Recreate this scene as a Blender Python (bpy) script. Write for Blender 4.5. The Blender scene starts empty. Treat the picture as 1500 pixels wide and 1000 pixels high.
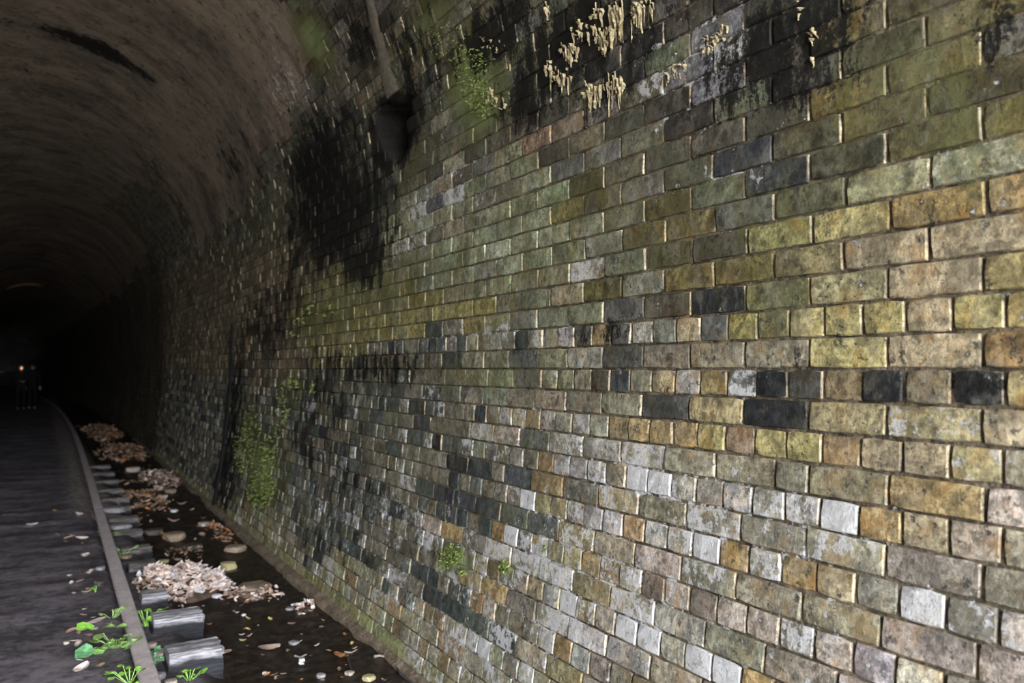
import bpy, bmesh, math, random
import numpy as np
from mathutils import Vector, Matrix, noise as mnoise

random.seed(7)
rng = np.random.default_rng(7)
SC = bpy.context.scene
C = SC.collection
PI = math.pi

# ------------------------------------------------------------------ camera
F_PX = 1195.0                      # focal length in pixels of the 1500 px wide frame
YAW = math.radians(30.0)           # looking 30 degrees right of the tunnel axis
PITCH = math.radians(1.66 + 0.26)
CAM = Vector((0.25, 0.0, 1.58))
cR = Vector((math.cos(YAW), -math.sin(YAW), 0))
cF = Vector((math.sin(YAW) * math.cos(PITCH), math.cos(YAW) * math.cos(PITCH), math.sin(PITCH)))
cU = cR.cross(cF)
cam_d = bpy.data.cameras.new('camera')
cam_d.sensor_width = 36.0
cam_d.lens = F_PX / 1500 * 36.0
cam_d.clip_start = 0.05
cam_d.clip_end = 500
cam_d.dof.use_dof = True
cam_d.dof.focus_distance = 2.9
cam_d.dof.aperture_fstop = 2.8
cam = bpy.data.objects.new('camera', cam_d)
C.objects.link(cam)
cam.matrix_world = Matrix(((cR.x, cU.x, -cF.x, CAM.x), (cR.y, cU.y, -cF.y, CAM.y), (cR.z, cU.z, -cF.z, CAM.z), (0, 0, 0, 1)))
SC.camera = cam

# ------------------------------------------------------------------ world, daylight, exposure
PORTAL_Y = -6.0                    # the tunnel mouth, behind the camera
world = bpy.data.worlds.new('overcast_sky')
SC.world = world
world.use_nodes = True
bg = world.node_tree.nodes['Background']
bg.inputs[0].default_value = (0.93, 0.97, 1.0, 1)
bg.inputs[1].default_value = 1.0
# overcast sky: luminance rises from the horizon to the zenith, (1 + 2 sin elevation) / 3
_t = world.node_tree
_tc = _t.nodes.new('ShaderNodeTexCoord'); _sx = _t.nodes.new('ShaderNodeSeparateXYZ'); _mr = _t.nodes.new('ShaderNodeMapRange')
_t.links.new(_tc.outputs['Generated'], _sx.inputs[0]); _t.links.new(_sx.outputs[2], _mr.inputs[0])
_mr.inputs[1].default_value = 0; _mr.inputs[2].default_value = 1; _mr.inputs[3].default_value = .55; _mr.inputs[4].default_value = 1.65
_t.links.new(_mr.outputs[0], bg.inputs[1])
pl = bpy.data.lights.new('daylight_portal', 'AREA')
pl.shape = 'RECTANGLE'
pl.size = 4.4
pl.size_y = 5.0
pl.cycles.is_portal = True
plo = bpy.data.objects.new('daylight_portal', pl)
C.objects.link(plo)
plo.location = (0, PORTAL_Y - 0.05, 2.45)
plo.rotation_euler = (math.radians(90), 0, 0)      # faces +Y, into the tunnel
SC.view_settings.view_transform = 'Standard'
SC.view_settings.look = 'None'
SC.view_settings.gamma = 1.0
SC.view_settings.use_curve_mapping = False
SC.view_settings.exposure = 5.9

# ------------------------------------------------------------------ helpers
def link(o, parent=None):
    C.objects.link(o)
    if parent is not None:
        o.parent = parent
    return o
def tag(o, label=None, cat=None, group=None, kind=None):
    if label: o['label'] = label
    if cat: o['category'] = cat
    if group: o['group'] = group
    if kind: o['kind'] = kind
    return o
def mesh_obj(name, verts, faces, mat=None, parent=None, smooth=False, loc=None):
    me = bpy.data.meshes.new(name)
    me.from_pydata([tuple(v) for v in verts], [], faces)
    if mat: me.materials.append(mat)
    if smooth:
        me.polygons.foreach_set('use_smooth', [True] * len(me.polygons))
    me.update()
    o = bpy.data.objects.new(name, me)
    if loc is not None: o.location = loc
    return link(o, parent)
def empty(name, loc=(0, 0, 0), rz=0.0):
    o = bpy.data.objects.new(name, None)
    o.empty_display_size = 0.1
    o.location = loc
    o.rotation_euler = (0, 0, rz)
    return link(o)

class Geo:
    """collects verts and faces"""
    def __init__(s): s.v = []; s.f = []
    def add(s, verts, faces):
        b = len(s.v); s.v += [tuple(v) for v in verts]; s.f += [tuple(i + b for i in f) for f in faces]
    def obj(s, name, mat, parent=None, smooth=False, loc=None):
        return mesh_obj(name, s.v, s.f, mat, parent, smooth, loc)

# ------------------------------------------------------------------ node materials
class NT:
    def __init__(s, name):
        s.m = bpy.data.materials.new(name); s.m.use_nodes = True
        s.t = s.m.node_tree; s.n = s.t.nodes; s.n.clear()
        s.out = s.n.new('ShaderNodeOutputMaterial'); s.b = s.n.new('ShaderNodeBsdfPrincipled')
        s.t.links.new(s.b.outputs[0], s.out.inputs[0])
        s.geo = s.n.new('ShaderNodeNewGeometry')
        s.pos = s.geo.outputs['Position']
    def set(s, inp, val):
        if hasattr(val, 'is_output') or isinstance(val, bpy.types.NodeSocket): s.t.links.new(val, inp)
        elif isinstance(val, (tuple, list)) and len(val) == 3 and inp.type == 'RGBA': inp.default_value = (*val, 1)
        else: inp.default_value = val
    def noise(s, scale, detail=4, rough=.55, vec=None, dist=0.0):
        n = s.n.new('ShaderNodeTexNoise'); n.inputs['Scale'].default_value = scale; n.inputs['Detail'].default_value = detail
        n.inputs['Roughness'].default_value = rough; n.inputs['Distortion'].default_value = dist
        s.set(n.inputs['Vector'], vec if vec is not None else s.pos); return n.outputs['Fac']
    def vor(s, scale, vec=None):
        n = s.n.new('ShaderNodeTexVoronoi'); n.inputs['Scale'].default_value = scale
        s.set(n.inputs['Vector'], vec if vec is not None else s.pos); return n.outputs['Distance']
    def math(s, op, a, b=0.0, c=None, clamp=False):
        n = s.n.new('ShaderNodeMath'); n.operation = op; n.use_clamp = clamp
        s.set(n.inputs[0], a); s.set(n.inputs[1], b)
        if c is not None: s.set(n.inputs[2], c)
        return n.outputs[0]
    def ramp(s, v, lo, hi, a=0.0, b=1.0):
        n = s.n.new('ShaderNodeMapRange'); n.interpolation_type = 'SMOOTHSTEP'
        s.set(n.inputs[0], v); s.set(n.inputs[1], lo); s.set(n.inputs[2], hi); s.set(n.inputs[3], a); s.set(n.inputs[4], b); return n.outputs[0]
    def mix(s, f, a, b, blend='MIX'):
        n = s.n.new('ShaderNodeMix'); n.data_type = 'RGBA'; n.blend_type = blend; n.clamp_factor = True
        s.set(n.inputs[0], f); s.set(n.inputs[6], a); s.set(n.inputs[7], b); return n.outputs[2]
    def attr(s, name):
        n = s.n.new('ShaderNodeAttribute'); n.attribute_name = name; return n
    def sep(s, col):
        n = s.n.new('ShaderNodeSeparateColor'); s.set(n.inputs[0], col); return n.outputs
    def scaled(s, sx, sy, sz, vec=None):
        n = s.n.new('ShaderNodeVectorMath'); n.operation = 'MULTIPLY'; s.set(n.inputs[0], vec if vec is not None else s.pos); n.inputs[1].default_value = (sx, sy, sz); return n.outputs[0]
    def bump(s, h, strength=.4, dist=.01):
        n = s.n.new('ShaderNodeBump'); n.inputs['Strength'].default_value = strength; n.inputs['Distance'].default_value = dist
        s.set(n.inputs['Height'], h); s.t.links.new(n.outputs[0], s.b.inputs['Normal'])
    def done(s, col, rough=.8, spec=.3):
        s.set(s.b.inputs['Base Color'], col); s.set(s.b.inputs['Roughness'], rough); s.set(s.b.inputs['Specular IOR Level'], spec); return s.m

def simple_mat(name, c1, c2, scale=20, rough=.8, bump=.3, dist=.004, spec=.3, stretch=(1, 1, 1)):
    t = NT(name); v = t.scaled(*stretch)
    n = t.noise(scale, 5, .6, v); n2 = t.noise(scale * 4, 3, .6, v)
    f = t.ramp(t.math('ADD', t.math('MULTIPLY', n, .7), t.math('MULTIPLY', n2, .3)), .35, .65)
    t.bump(t.math('ADD', n, n2), bump, dist)
    return t.done(t.mix(f, c1, c2), rough, spec)

def stained(t, col, strong=1.0):
    """bloom, moss, soot laid over a base colour from the 'stain' attribute (r soot and painted shade, g moss, b lime bloom)"""
    st = t.sep(t.attr('stain').outputs['Color'])
    streak = t.scaled(1, 1, .4)
    def mask(attr, parts, amp, lo, hi):
        tot = None
        for n, w in parts:
            q = t.math('MULTIPLY', n, w); tot = q if tot is None else t.math('ADD', tot, q)
        return t.ramp(t.math('ADD', attr, t.math('MULTIPLY', t.math('SUBTRACT', tot, .5), amp)), lo, hi)
    f1 = t.noise(75, 5, .72)
    bl = mask(st[2], ((t.noise(30, 7, .7), .55), (t.noise(9, 4, .6), .3), (f1, .15)), 4.2, .40, .60)
    col = t.mix(t.math('MULTIPLY', bl, .9), col, t.mix(f1, (.54, .53, .53), (.86, .86, .89)))
    ms = mask(st[1], ((t.noise(16, 7, .7, streak), .6), (f1, .4)), 3.6, .22, .95)
    mcol = t.mix(t.ramp(t.noise(4, 3), .4, .62), (.125, .118, .034), (.17, .185, .085))
    mcol = t.mix(t.ramp(st[1], .75, 1.15), mcol, t.mix(f1, (.20, .27, .09), (.38, .44, .20)))
    col = t.mix(t.math('MULTIPLY', ms, .82), col, mcol)
    so = mask(st[0], ((t.noise(11, 8, .72, streak), .65), (f1, .35)), 4.4, .40, .70)
    scol = t.mix(t.ramp(f1, .5, .75), (.008, .008, .008), (.032, .029, .024))
    col = t.mix(t.math('MULTIPLY', so, .95), col, scol)
    return col, so, ms

def brick_mat():
    t = NT('weathered_brick')
    base = t.attr('col').outputs['Color']
    n1 = t.noise(13, 6, .7); n2 = t.noise(48, 7, .75); n3 = t.noise(190, 3, .7)
    k = t.math('MULTIPLY', t.ramp(n1, .36, .64, .5, 1.5), t.ramp(n2, .34, .66, .55, 1.45))
    grey = t.n.new('ShaderNodeCombineColor')
    for i in range(3): t.set(grey.inputs[i], k)
    col = t.mix(1.0, base, grey.outputs[0], 'MULTIPLY')
    # pale scuffed lime film and ochre rusting
    film = t.ramp(t.noise(8, 7, .72, t.scaled(1, 1.2, .8)), .50, .60)
    col = t.mix(t.math('MULTIPLY', film, .22), col, (.40, .37, .31))
    och = t.ramp(t.noise(11, 5, .65, t.scaled(1.3, 1.1, .9)), .52, .62)
    col = t.mix(t.math('MULTIPLY', och, .45), col, t.mix(1.0, base, (1.1, .80, .46), 'MULTIPLY'))
    # old grime in crisp patches, and pits
    grime = t.ramp(t.noise(6.5, 9, .78), .525, .585)
    col = t.mix(t.math('MULTIPLY', grime, .66), col, (.055, .052, .036))
    pit = t.ramp(t.noise(30, 6, .75), .58, .64)
    col = t.mix(t.math('MULTIPLY', pit, .8), col, (.03, .03, .027))
    col, so, ms = stained(t, col)
    wet = t.ramp(t.noise(6, 3), .45, .62)
    rough = t.math('SUBTRACT', .85, t.math('MULTIPLY', t.math('MAXIMUM', so, wet), .30))
    h = t.math('ADD', t.math('ADD', t.math('MULTIPLY', n2, 1.2), t.math('MULTIPLY', n3, .5)), t.math('MULTIPLY', pit, -.9))
    t.bump(h, .75, .007)
    return t.done(col, rough, .3)

def mortar_mat():
    t = NT('lime_mortar')
    n = t.noise(14, 5, .65); n2 = t.noise(60, 4, .7)
    f = t.ramp(t.math('ADD', t.math('MULTIPLY', n, .6), t.math('MULTIPLY', n2, .4)), .4, .62)
    col = t.mix(f, (.06, .05, .038), (.26, .21, .15))
    col, so, ms = stained(t, col)
    t.bump(t.math('ADD', n2, n), .8, .008)
    return t.done(col, .85, .2)

def coat_mat():
    t = NT('sooty_render_coat')
    st = t.scaled(.6, 1, .5)
    n = t.noise(1.3, 6, .62, st); n2 = t.noise(8, 6, .7, st); n3 = t.noise(50, 4, .7)
    f = t.ramp(t.math('ADD', t.math('MULTIPLY', n, .6), t.math('MULTIPLY', n2, .4)), .36, .64)
    col = t.mix(f, (.16, .13, .105), (.42, .335, .26))
    col = t.mix(t.math('MULTIPLY', t.ramp(n2, .55, .7), .5), col, (.16, .17, .12))
    col = t.mix(t.math('MULTIPLY', t.ramp(t.noise(3.2, 8, .75), .50, .62), .55), col, (.075, .066, .056))
    spots = t.ramp(t.noise(16, 4, .7), .58, .64)
    col = t.mix(t.math('MULTIPLY', spots, .8), col, (.03, .027, .025))
    col, so, ms = stained(t, col)
    t.bump(t.math('ADD', n2, n3), .6, .02)
    return t.done(col, .85, .2)

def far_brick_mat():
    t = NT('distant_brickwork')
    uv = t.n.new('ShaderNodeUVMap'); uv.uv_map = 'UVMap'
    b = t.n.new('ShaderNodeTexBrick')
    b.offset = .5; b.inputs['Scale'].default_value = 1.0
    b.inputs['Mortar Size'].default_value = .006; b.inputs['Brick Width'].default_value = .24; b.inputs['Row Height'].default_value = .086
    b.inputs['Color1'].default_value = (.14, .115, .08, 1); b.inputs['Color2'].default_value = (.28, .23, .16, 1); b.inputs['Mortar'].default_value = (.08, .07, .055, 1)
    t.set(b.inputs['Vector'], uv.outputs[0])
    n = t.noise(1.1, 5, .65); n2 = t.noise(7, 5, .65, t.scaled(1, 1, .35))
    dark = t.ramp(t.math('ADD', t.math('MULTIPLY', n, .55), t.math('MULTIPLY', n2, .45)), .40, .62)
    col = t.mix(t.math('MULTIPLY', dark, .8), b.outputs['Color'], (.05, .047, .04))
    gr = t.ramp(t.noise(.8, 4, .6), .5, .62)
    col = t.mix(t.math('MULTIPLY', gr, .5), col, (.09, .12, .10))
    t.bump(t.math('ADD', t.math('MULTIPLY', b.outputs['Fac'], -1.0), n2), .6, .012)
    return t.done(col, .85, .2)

M_BRICK = brick_mat(); M_MORTAR = mortar_mat(); M_COAT = coat_mat(); M_FAR = far_brick_mat()

# ------------------------------------------------------------------ tunnel profile
W0, H1, H2, R1 = 2.09, 1.9, 2.75, 10.0        # half width, top of battered wall, springing, wall radius
RV = W0                                        # vault radius
S1 = R1 * math.asin(H1 / R1); S2 = S1 + (H2 - H1); S_CROWN = S2 + RV * PI / 2
PITCH_S = 0.086
S_EYE = S1 - R1 * math.asin((H1 - 1.58) / R1)   # arc length of course line 0
def cx(y):
    if y < 0: return 0.0
    if y < 15: return .0005 * y * y
    d = y - 15
    return .1125 + .015 * d - d * d / 1000.0
def prof(s):
    """half width, height, inward normal (nx,nz) on the right hand side"""
    if s < S1:
        a = (S1 - s) / R1; return W0 - R1 + R1 * math.cos(a), H1 - R1 * math.sin(a), -math.cos(a), math.sin(a)
    if s < S2: return W0, H1 + s - S1, -1.0, 0.0
    a = (s - S2) / RV
    return RV * math.cos(a), H2 + RV * math.sin(a), -math.cos(a), -math.sin(a)
def lin(y, s, off=0.0, side=1):
    w, h, nx, nz = prof(s)
    return Vector((cx(y) + side * (w + nx * off), y, h + nz * off))
def half_w(z):
    if z < H1: return W0 - R1 + math.sqrt(R1 * R1 - (H1 - z) ** 2)
    if z < H2: return W0
    return math.sqrt(max(0, RV * RV - (z - H2) ** 2))
def s_of(w, z):
    if z < H1: return S1 - R1 * math.asin((H1 - z) / R1)
    if z < H2: return S1 + z - H1
    return S2 + RV * math.atan2(z - H2, max(w, 0))
def ray(px, py): return (cF * F_PX + cR * (px - 750) + cU * (500 - py)).normalized()
def project(p):
    d = p - CAM; z = d.dot(cF)
    return 750 + F_PX * d.dot(cR) / z, 500 - F_PX * d.dot(cU) / z, z
def on_wall(px, py):
    """point of the lining seen at a pixel of the photograph: (y along tunnel, arc length s)"""
    d = ray(px, py); t = .3
    while t < 150:
        p = CAM + d * t
        if abs(p.x - cx(p.y)) > half_w(p.z) or p.z > H2 + RV: break
        t += .03
    for _ in range(1):
        lo, hi = t - .03, t
        for _ in range(12):
            m = (lo + hi) / 2; p = CAM + d * m
            if abs(p.x - cx(p.y)) > half_w(p.z) or p.z > H2 + RV: hi = m
            else: lo = m
    p = CAM + d * lo
    return p.y, s_of(p.x - cx(p.y), p.z)
def on_ground(px, py, h):
    d = ray(px, py); t = (h - CAM.z) / d.z
    return CAM + d * t

# ------------------------------------------------------------------ stains and painted shade of the lining, given where the photograph shows them
SOOT_SHADE, MOSS, BLOOM = 0, 1, 2  # the soot slot also carries shade painted into the colour
STAINS_PX = [
    # kind, px, py, rx, ry, strength
    (SOOT_SHADE, 470, 240, 55, 80, 1.0), (SOOT_SHADE, 500, 320, 65, 70, 1.0), (SOOT_SHADE, 535, 385, 35, 40, .95), (SOOT_SHADE, 440, 330, 30, 70, .7), (SOOT_SHADE, 575, 190, 40, 58, 1.4),  # last entry blackens the cavity, its shade put into the colour
    (SOOT_SHADE, 530, 60, 45, 90, .65), (SOOT_SHADE, 600, 60, 40, 70, .6), (SOOT_SHADE, 730, 40, 80, 60, .85), (SOOT_SHADE, 840, 60, 90, 70, .9), (SOOT_SHADE, 770, 150, 60, 60, .7), (SOOT_SHADE, 620, 130, 50, 60, .45), (SOOT_SHADE, 850, 170, 80, 40, .4), (SOOT_SHADE, 400, 470, 60, 60, .45), (SOOT_SHADE, 360, 540, 40, 60, .4), (SOOT_SHADE, 430, 420, 50, 40, .4),
    (SOOT_SHADE, 950, 40, 80, 60, .5), (SOOT_SHADE, 1150, 50, 110, 80, .85), (SOOT_SHADE, 1090, 120, 90, 60, .6), (SOOT_SHADE, 1180, 130, 80, 40, .5), (SOOT_SHADE, 1470, 30, 70, 70, .5), (SOOT_SHADE, 1330, 60, 130, 60, .22), (SOOT_SHADE, 1420, 150, 90, 60, .15),  # upper right entries: soot plus lens falloff painted in
    (SOOT_SHADE, 560, 540, 70, 30, .65), (SOOT_SHADE, 480, 560, 60, 60, .55), 
    (SOOT_SHADE, 450, 640, 70, 70, .5), (SOOT_SHADE, 520, 720, 80, 60, .42), (SOOT_SHADE, 460, 790, 70, 40, .5), 
    (SOOT_SHADE, 1440, 560, 60, 22, .7), (SOOT_SHADE, 1300, 615, 60, 14, .4), (SOOT_SHADE, 1170, 525, 26, 12, .5), (SOOT_SHADE, 340, 620, 14, 120, .8), (SOOT_SHADE, 330, 700, 22, 70, .7), (SOOT_SHADE, 380, 480, 60, 50, .45),
    (SOOT_SHADE, 340, 240, 25, 60, .6), 
    (SOOT_SHADE, 225, 250, 30, 60, .5), (SOOT_SHADE, 20, 100, 40, 60, .8), (SOOT_SHADE, 60, 370, 80, 60, .6), (SOOT_SHADE, 880, 490, 60, 22, .5), (SOOT_SHADE, 760, 495, 30, 16, .4), (SOOT_SHADE, 900, 410, 40, 20, .35),
    (MOSS, 690, 110, 50, 80, 1.1), (MOSS, 460, 60, 30, 80, 1.1), (MOSS, 630, 30, 55, 45, .9), (MOSS, 710, 165, 45, 45, .9), (MOSS, 560, 420, 120, 45, .7), (MOSS, 480, 470, 70, 35, .6),
    (MOSS, 770, 330, 80, 70, .3), (MOSS, 740, 400, 130, 60, .3), (MOSS, 880, 280, 120, 70, .5), (MOSS, 1320, 120, 200, 110, .62), (MOSS, 1430, 180, 90, 100, .5), (MOSS, 1200, 300, 160, 60, .38), (MOSS, 1000, 360, 160, 90, .35),
    (MOSS, 665, 815, 30, 22, 1.3), (MOSS, 742, 832, 12, 14, 1.3), (MOSS, 385, 690, 40, 65, 1.0), (MOSS, 360, 610, 30, 60, .7), (MOSS, 430, 570, 40, 40, .6), (MOSS, 620, 545, 140, 40, .45), (MOSS, 600, 220, 50, 60, .5), (MOSS, 580, 290, 70, 50, .35),
    (MOSS, 540, 940, 80, 30, .5), (MOSS, 450, 860, 60, 30, .6), (MOSS, 380, 350, 60, 80, .35), (MOSS, 850, 470, 200, 60, .3), (MOSS, 150, 230, 120, 80, .3), (MOSS, 750, 640, 100, 40, .35), (MOSS, 550, 620, 120, 60, .3),
    (BLOOM, 620, 330, 70, 60, .5), (BLOOM, 660, 270, 50, 40, .5), (BLOOM, 1040, 70, 60, 60, .55), (BLOOM, 960, 100, 50, 40, .5), (BLOOM, 1070, 240, 50, 50, .4), (BLOOM, 1000, 130, 60, 50, .5),
    (BLOOM, 640, 790, 120, 50, .5), (BLOOM, 580, 860, 90, 30, .55), (BLOOM, 740, 900, 100, 60, .5), (BLOOM, 870, 840, 130, 70, .45), (BLOOM, 800, 770, 80, 50, .45), (BLOOM, 960, 700, 110, 40, .5), (BLOOM, 700, 490, 90, 20, .5),
    (BLOOM, 1080, 760, 160, 60, .4), (BLOOM, 780, 610, 40, 20, .5), (BLOOM, 1380, 250, 60, 30, .35), (BLOOM, 1330, 110, 50, 30, .3), (BLOOM, 480, 740, 80, 60, .35), (BLOOM, 860, 395, 30, 16, .6), (BLOOM, 640, 180, 30, 20, .5),
    (BLOOM, 420, 130, 30, 60, .4), (BLOOM, 260, 380, 30, 40, .3), (BLOOM, 690, 960, 70, 40, .5), (BLOOM, 1000, 900, 200, 70, .3), (BLOOM, 1300, 850, 160, 70, .25),
]
STAINS = []
for k, px, py, rx, ry, st in STAINS_PX:
    y, s = on_wall(px, py)
    ya, _ = on_wall(px - rx, py); yb, _ = on_wall(px + rx, py)
    _, sa = on_wall(px, py - ry); _, sb = on_wall(px, py + ry)
    STAINS.append((k, y, s, max(.04, abs(ya - yb) / 2), max(.03, abs(sa - sb) / 2), st))
RING_SHADE = []                                     # step shading of the lining rings, painted as dark bands
for pts, wd, st in (([(130, 40), (180, 90), (215, 130)], .22, 1.2), ([(240, 250), (262, 290), (278, 340)], .10, .7), ([(345, 200), (385, 260), (400, 300)], .12, .6), ([(300, 300), (318, 380)], .10, .5)):
    q = [on_wall(*p) for p in pts]; RING_SHADE.append((sum(a for a, _ in q) / len(q), min(b for _, b in q) - .15, max(b for _, b in q) + .5, wd, st))
def stain_at(Y, S):
    """Y,S arrays -> N x 3 stain amounts"""
    out = np.zeros((len(Y), 3))
    for k, y, s, ry, rs, st in STAINS:
        d2 = ((Y - y) / ry) ** 2 + ((S - s) / rs) ** 2
        a = st * np.exp(-.8 * np.minimum(d2, 12) ** 1.3)
        out[:, k] = np.maximum(out[:, k], a) + .25 * np.minimum(out[:, k], a)
    for y, sa, sb, wd, st in RING_SHADE:
        mid, hl = (sa + sb) / 2, (sb - sa) / 2
        tp = np.clip(1 - ((S - mid) / hl) ** 2, 0, 1)
        a = st * np.exp(-((Y - y) / (wd * (.25 + .75 * tp))) ** 2) * tp ** .5
        out[:, 0] = np.maximum(out[:, 0], a)
    return np.clip(out, 0, 1.4)
def put_attr(me, name, arr):
    a = me.color_attributes.new(name, 'FLOAT_COLOR', 'POINT')
    full = np.ones((len(me.vertices), 4), dtype=np.float32); full[:, :3] = arr
    a.data.foreach_set('color', full.ravel())

# ------------------------------------------------------------------ palettes of the brickwork by zone
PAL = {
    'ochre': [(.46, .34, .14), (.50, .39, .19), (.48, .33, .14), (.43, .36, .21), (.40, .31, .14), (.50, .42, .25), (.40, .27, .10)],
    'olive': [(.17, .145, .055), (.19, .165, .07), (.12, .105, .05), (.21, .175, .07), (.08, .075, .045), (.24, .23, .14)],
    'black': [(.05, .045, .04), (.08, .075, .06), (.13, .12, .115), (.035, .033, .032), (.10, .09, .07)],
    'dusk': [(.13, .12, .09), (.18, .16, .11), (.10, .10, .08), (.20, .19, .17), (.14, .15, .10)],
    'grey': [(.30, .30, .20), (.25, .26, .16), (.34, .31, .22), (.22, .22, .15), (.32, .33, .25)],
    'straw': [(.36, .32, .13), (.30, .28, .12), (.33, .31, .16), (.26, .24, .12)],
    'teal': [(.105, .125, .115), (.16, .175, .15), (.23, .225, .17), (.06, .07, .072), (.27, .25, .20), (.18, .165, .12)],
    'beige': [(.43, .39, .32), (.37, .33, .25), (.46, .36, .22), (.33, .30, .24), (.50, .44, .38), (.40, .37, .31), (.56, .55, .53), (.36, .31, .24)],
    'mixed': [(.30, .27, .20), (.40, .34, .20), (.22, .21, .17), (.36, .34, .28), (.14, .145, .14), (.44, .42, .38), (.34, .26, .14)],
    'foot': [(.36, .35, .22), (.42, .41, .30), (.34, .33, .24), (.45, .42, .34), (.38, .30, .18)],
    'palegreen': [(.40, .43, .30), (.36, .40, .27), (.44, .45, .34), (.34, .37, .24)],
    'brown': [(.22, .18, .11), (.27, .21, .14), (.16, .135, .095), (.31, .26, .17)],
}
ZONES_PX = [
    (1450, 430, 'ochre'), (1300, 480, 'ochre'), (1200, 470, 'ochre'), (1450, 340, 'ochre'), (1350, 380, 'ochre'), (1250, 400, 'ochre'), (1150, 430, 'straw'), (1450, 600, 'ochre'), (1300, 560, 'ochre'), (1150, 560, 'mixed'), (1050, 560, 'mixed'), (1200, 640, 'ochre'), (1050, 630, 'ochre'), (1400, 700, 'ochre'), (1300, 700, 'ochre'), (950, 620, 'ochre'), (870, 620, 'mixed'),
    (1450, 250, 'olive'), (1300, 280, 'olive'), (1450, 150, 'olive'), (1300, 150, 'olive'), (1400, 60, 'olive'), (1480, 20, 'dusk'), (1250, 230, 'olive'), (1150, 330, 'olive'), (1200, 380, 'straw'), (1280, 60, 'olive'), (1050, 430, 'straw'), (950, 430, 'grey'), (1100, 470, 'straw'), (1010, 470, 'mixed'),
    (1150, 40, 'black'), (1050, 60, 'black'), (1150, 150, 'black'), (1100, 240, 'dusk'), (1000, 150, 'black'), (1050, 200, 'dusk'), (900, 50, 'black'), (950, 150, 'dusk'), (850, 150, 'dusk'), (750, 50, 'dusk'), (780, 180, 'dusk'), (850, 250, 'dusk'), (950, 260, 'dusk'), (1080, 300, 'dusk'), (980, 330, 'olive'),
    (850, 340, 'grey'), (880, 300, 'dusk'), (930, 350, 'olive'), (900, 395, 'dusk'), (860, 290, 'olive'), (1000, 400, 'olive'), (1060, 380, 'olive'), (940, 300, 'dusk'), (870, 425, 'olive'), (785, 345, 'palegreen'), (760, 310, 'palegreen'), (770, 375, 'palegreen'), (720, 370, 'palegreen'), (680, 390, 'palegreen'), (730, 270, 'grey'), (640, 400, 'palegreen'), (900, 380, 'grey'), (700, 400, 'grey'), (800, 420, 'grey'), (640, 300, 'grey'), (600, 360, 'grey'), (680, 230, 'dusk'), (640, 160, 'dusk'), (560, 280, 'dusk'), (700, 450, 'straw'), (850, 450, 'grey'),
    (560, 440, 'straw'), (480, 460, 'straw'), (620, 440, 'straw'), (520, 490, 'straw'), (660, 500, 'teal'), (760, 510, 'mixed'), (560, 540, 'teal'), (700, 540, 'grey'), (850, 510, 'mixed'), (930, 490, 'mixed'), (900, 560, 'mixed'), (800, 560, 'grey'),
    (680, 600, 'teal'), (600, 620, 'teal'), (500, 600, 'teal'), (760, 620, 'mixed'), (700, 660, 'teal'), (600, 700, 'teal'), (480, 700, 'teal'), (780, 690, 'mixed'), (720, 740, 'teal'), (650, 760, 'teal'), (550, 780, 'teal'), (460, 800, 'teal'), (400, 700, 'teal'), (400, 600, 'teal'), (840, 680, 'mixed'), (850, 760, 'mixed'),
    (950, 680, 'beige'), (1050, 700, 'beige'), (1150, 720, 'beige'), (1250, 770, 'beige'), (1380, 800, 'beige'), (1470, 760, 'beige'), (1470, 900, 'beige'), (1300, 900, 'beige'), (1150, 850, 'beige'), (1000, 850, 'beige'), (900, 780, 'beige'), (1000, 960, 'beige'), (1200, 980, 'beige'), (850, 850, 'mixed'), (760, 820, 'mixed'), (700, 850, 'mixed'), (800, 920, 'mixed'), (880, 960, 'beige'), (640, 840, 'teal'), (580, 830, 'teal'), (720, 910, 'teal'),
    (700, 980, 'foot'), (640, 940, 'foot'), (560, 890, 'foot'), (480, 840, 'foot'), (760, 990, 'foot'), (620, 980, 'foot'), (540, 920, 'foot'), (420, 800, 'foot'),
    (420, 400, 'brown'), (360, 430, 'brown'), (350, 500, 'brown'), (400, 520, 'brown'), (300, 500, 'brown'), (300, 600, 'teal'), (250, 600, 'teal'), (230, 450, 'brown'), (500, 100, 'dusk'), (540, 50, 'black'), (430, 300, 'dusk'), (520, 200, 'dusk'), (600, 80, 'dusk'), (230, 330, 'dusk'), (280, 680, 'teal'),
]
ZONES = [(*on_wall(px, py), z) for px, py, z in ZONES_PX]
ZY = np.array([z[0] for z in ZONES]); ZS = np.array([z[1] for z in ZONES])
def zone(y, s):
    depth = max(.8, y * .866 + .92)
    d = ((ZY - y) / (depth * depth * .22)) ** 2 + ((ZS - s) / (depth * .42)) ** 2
    return ZONES[int(np.argmin(d * rng.uniform(.7, 1.4, len(d))))][2]
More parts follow.
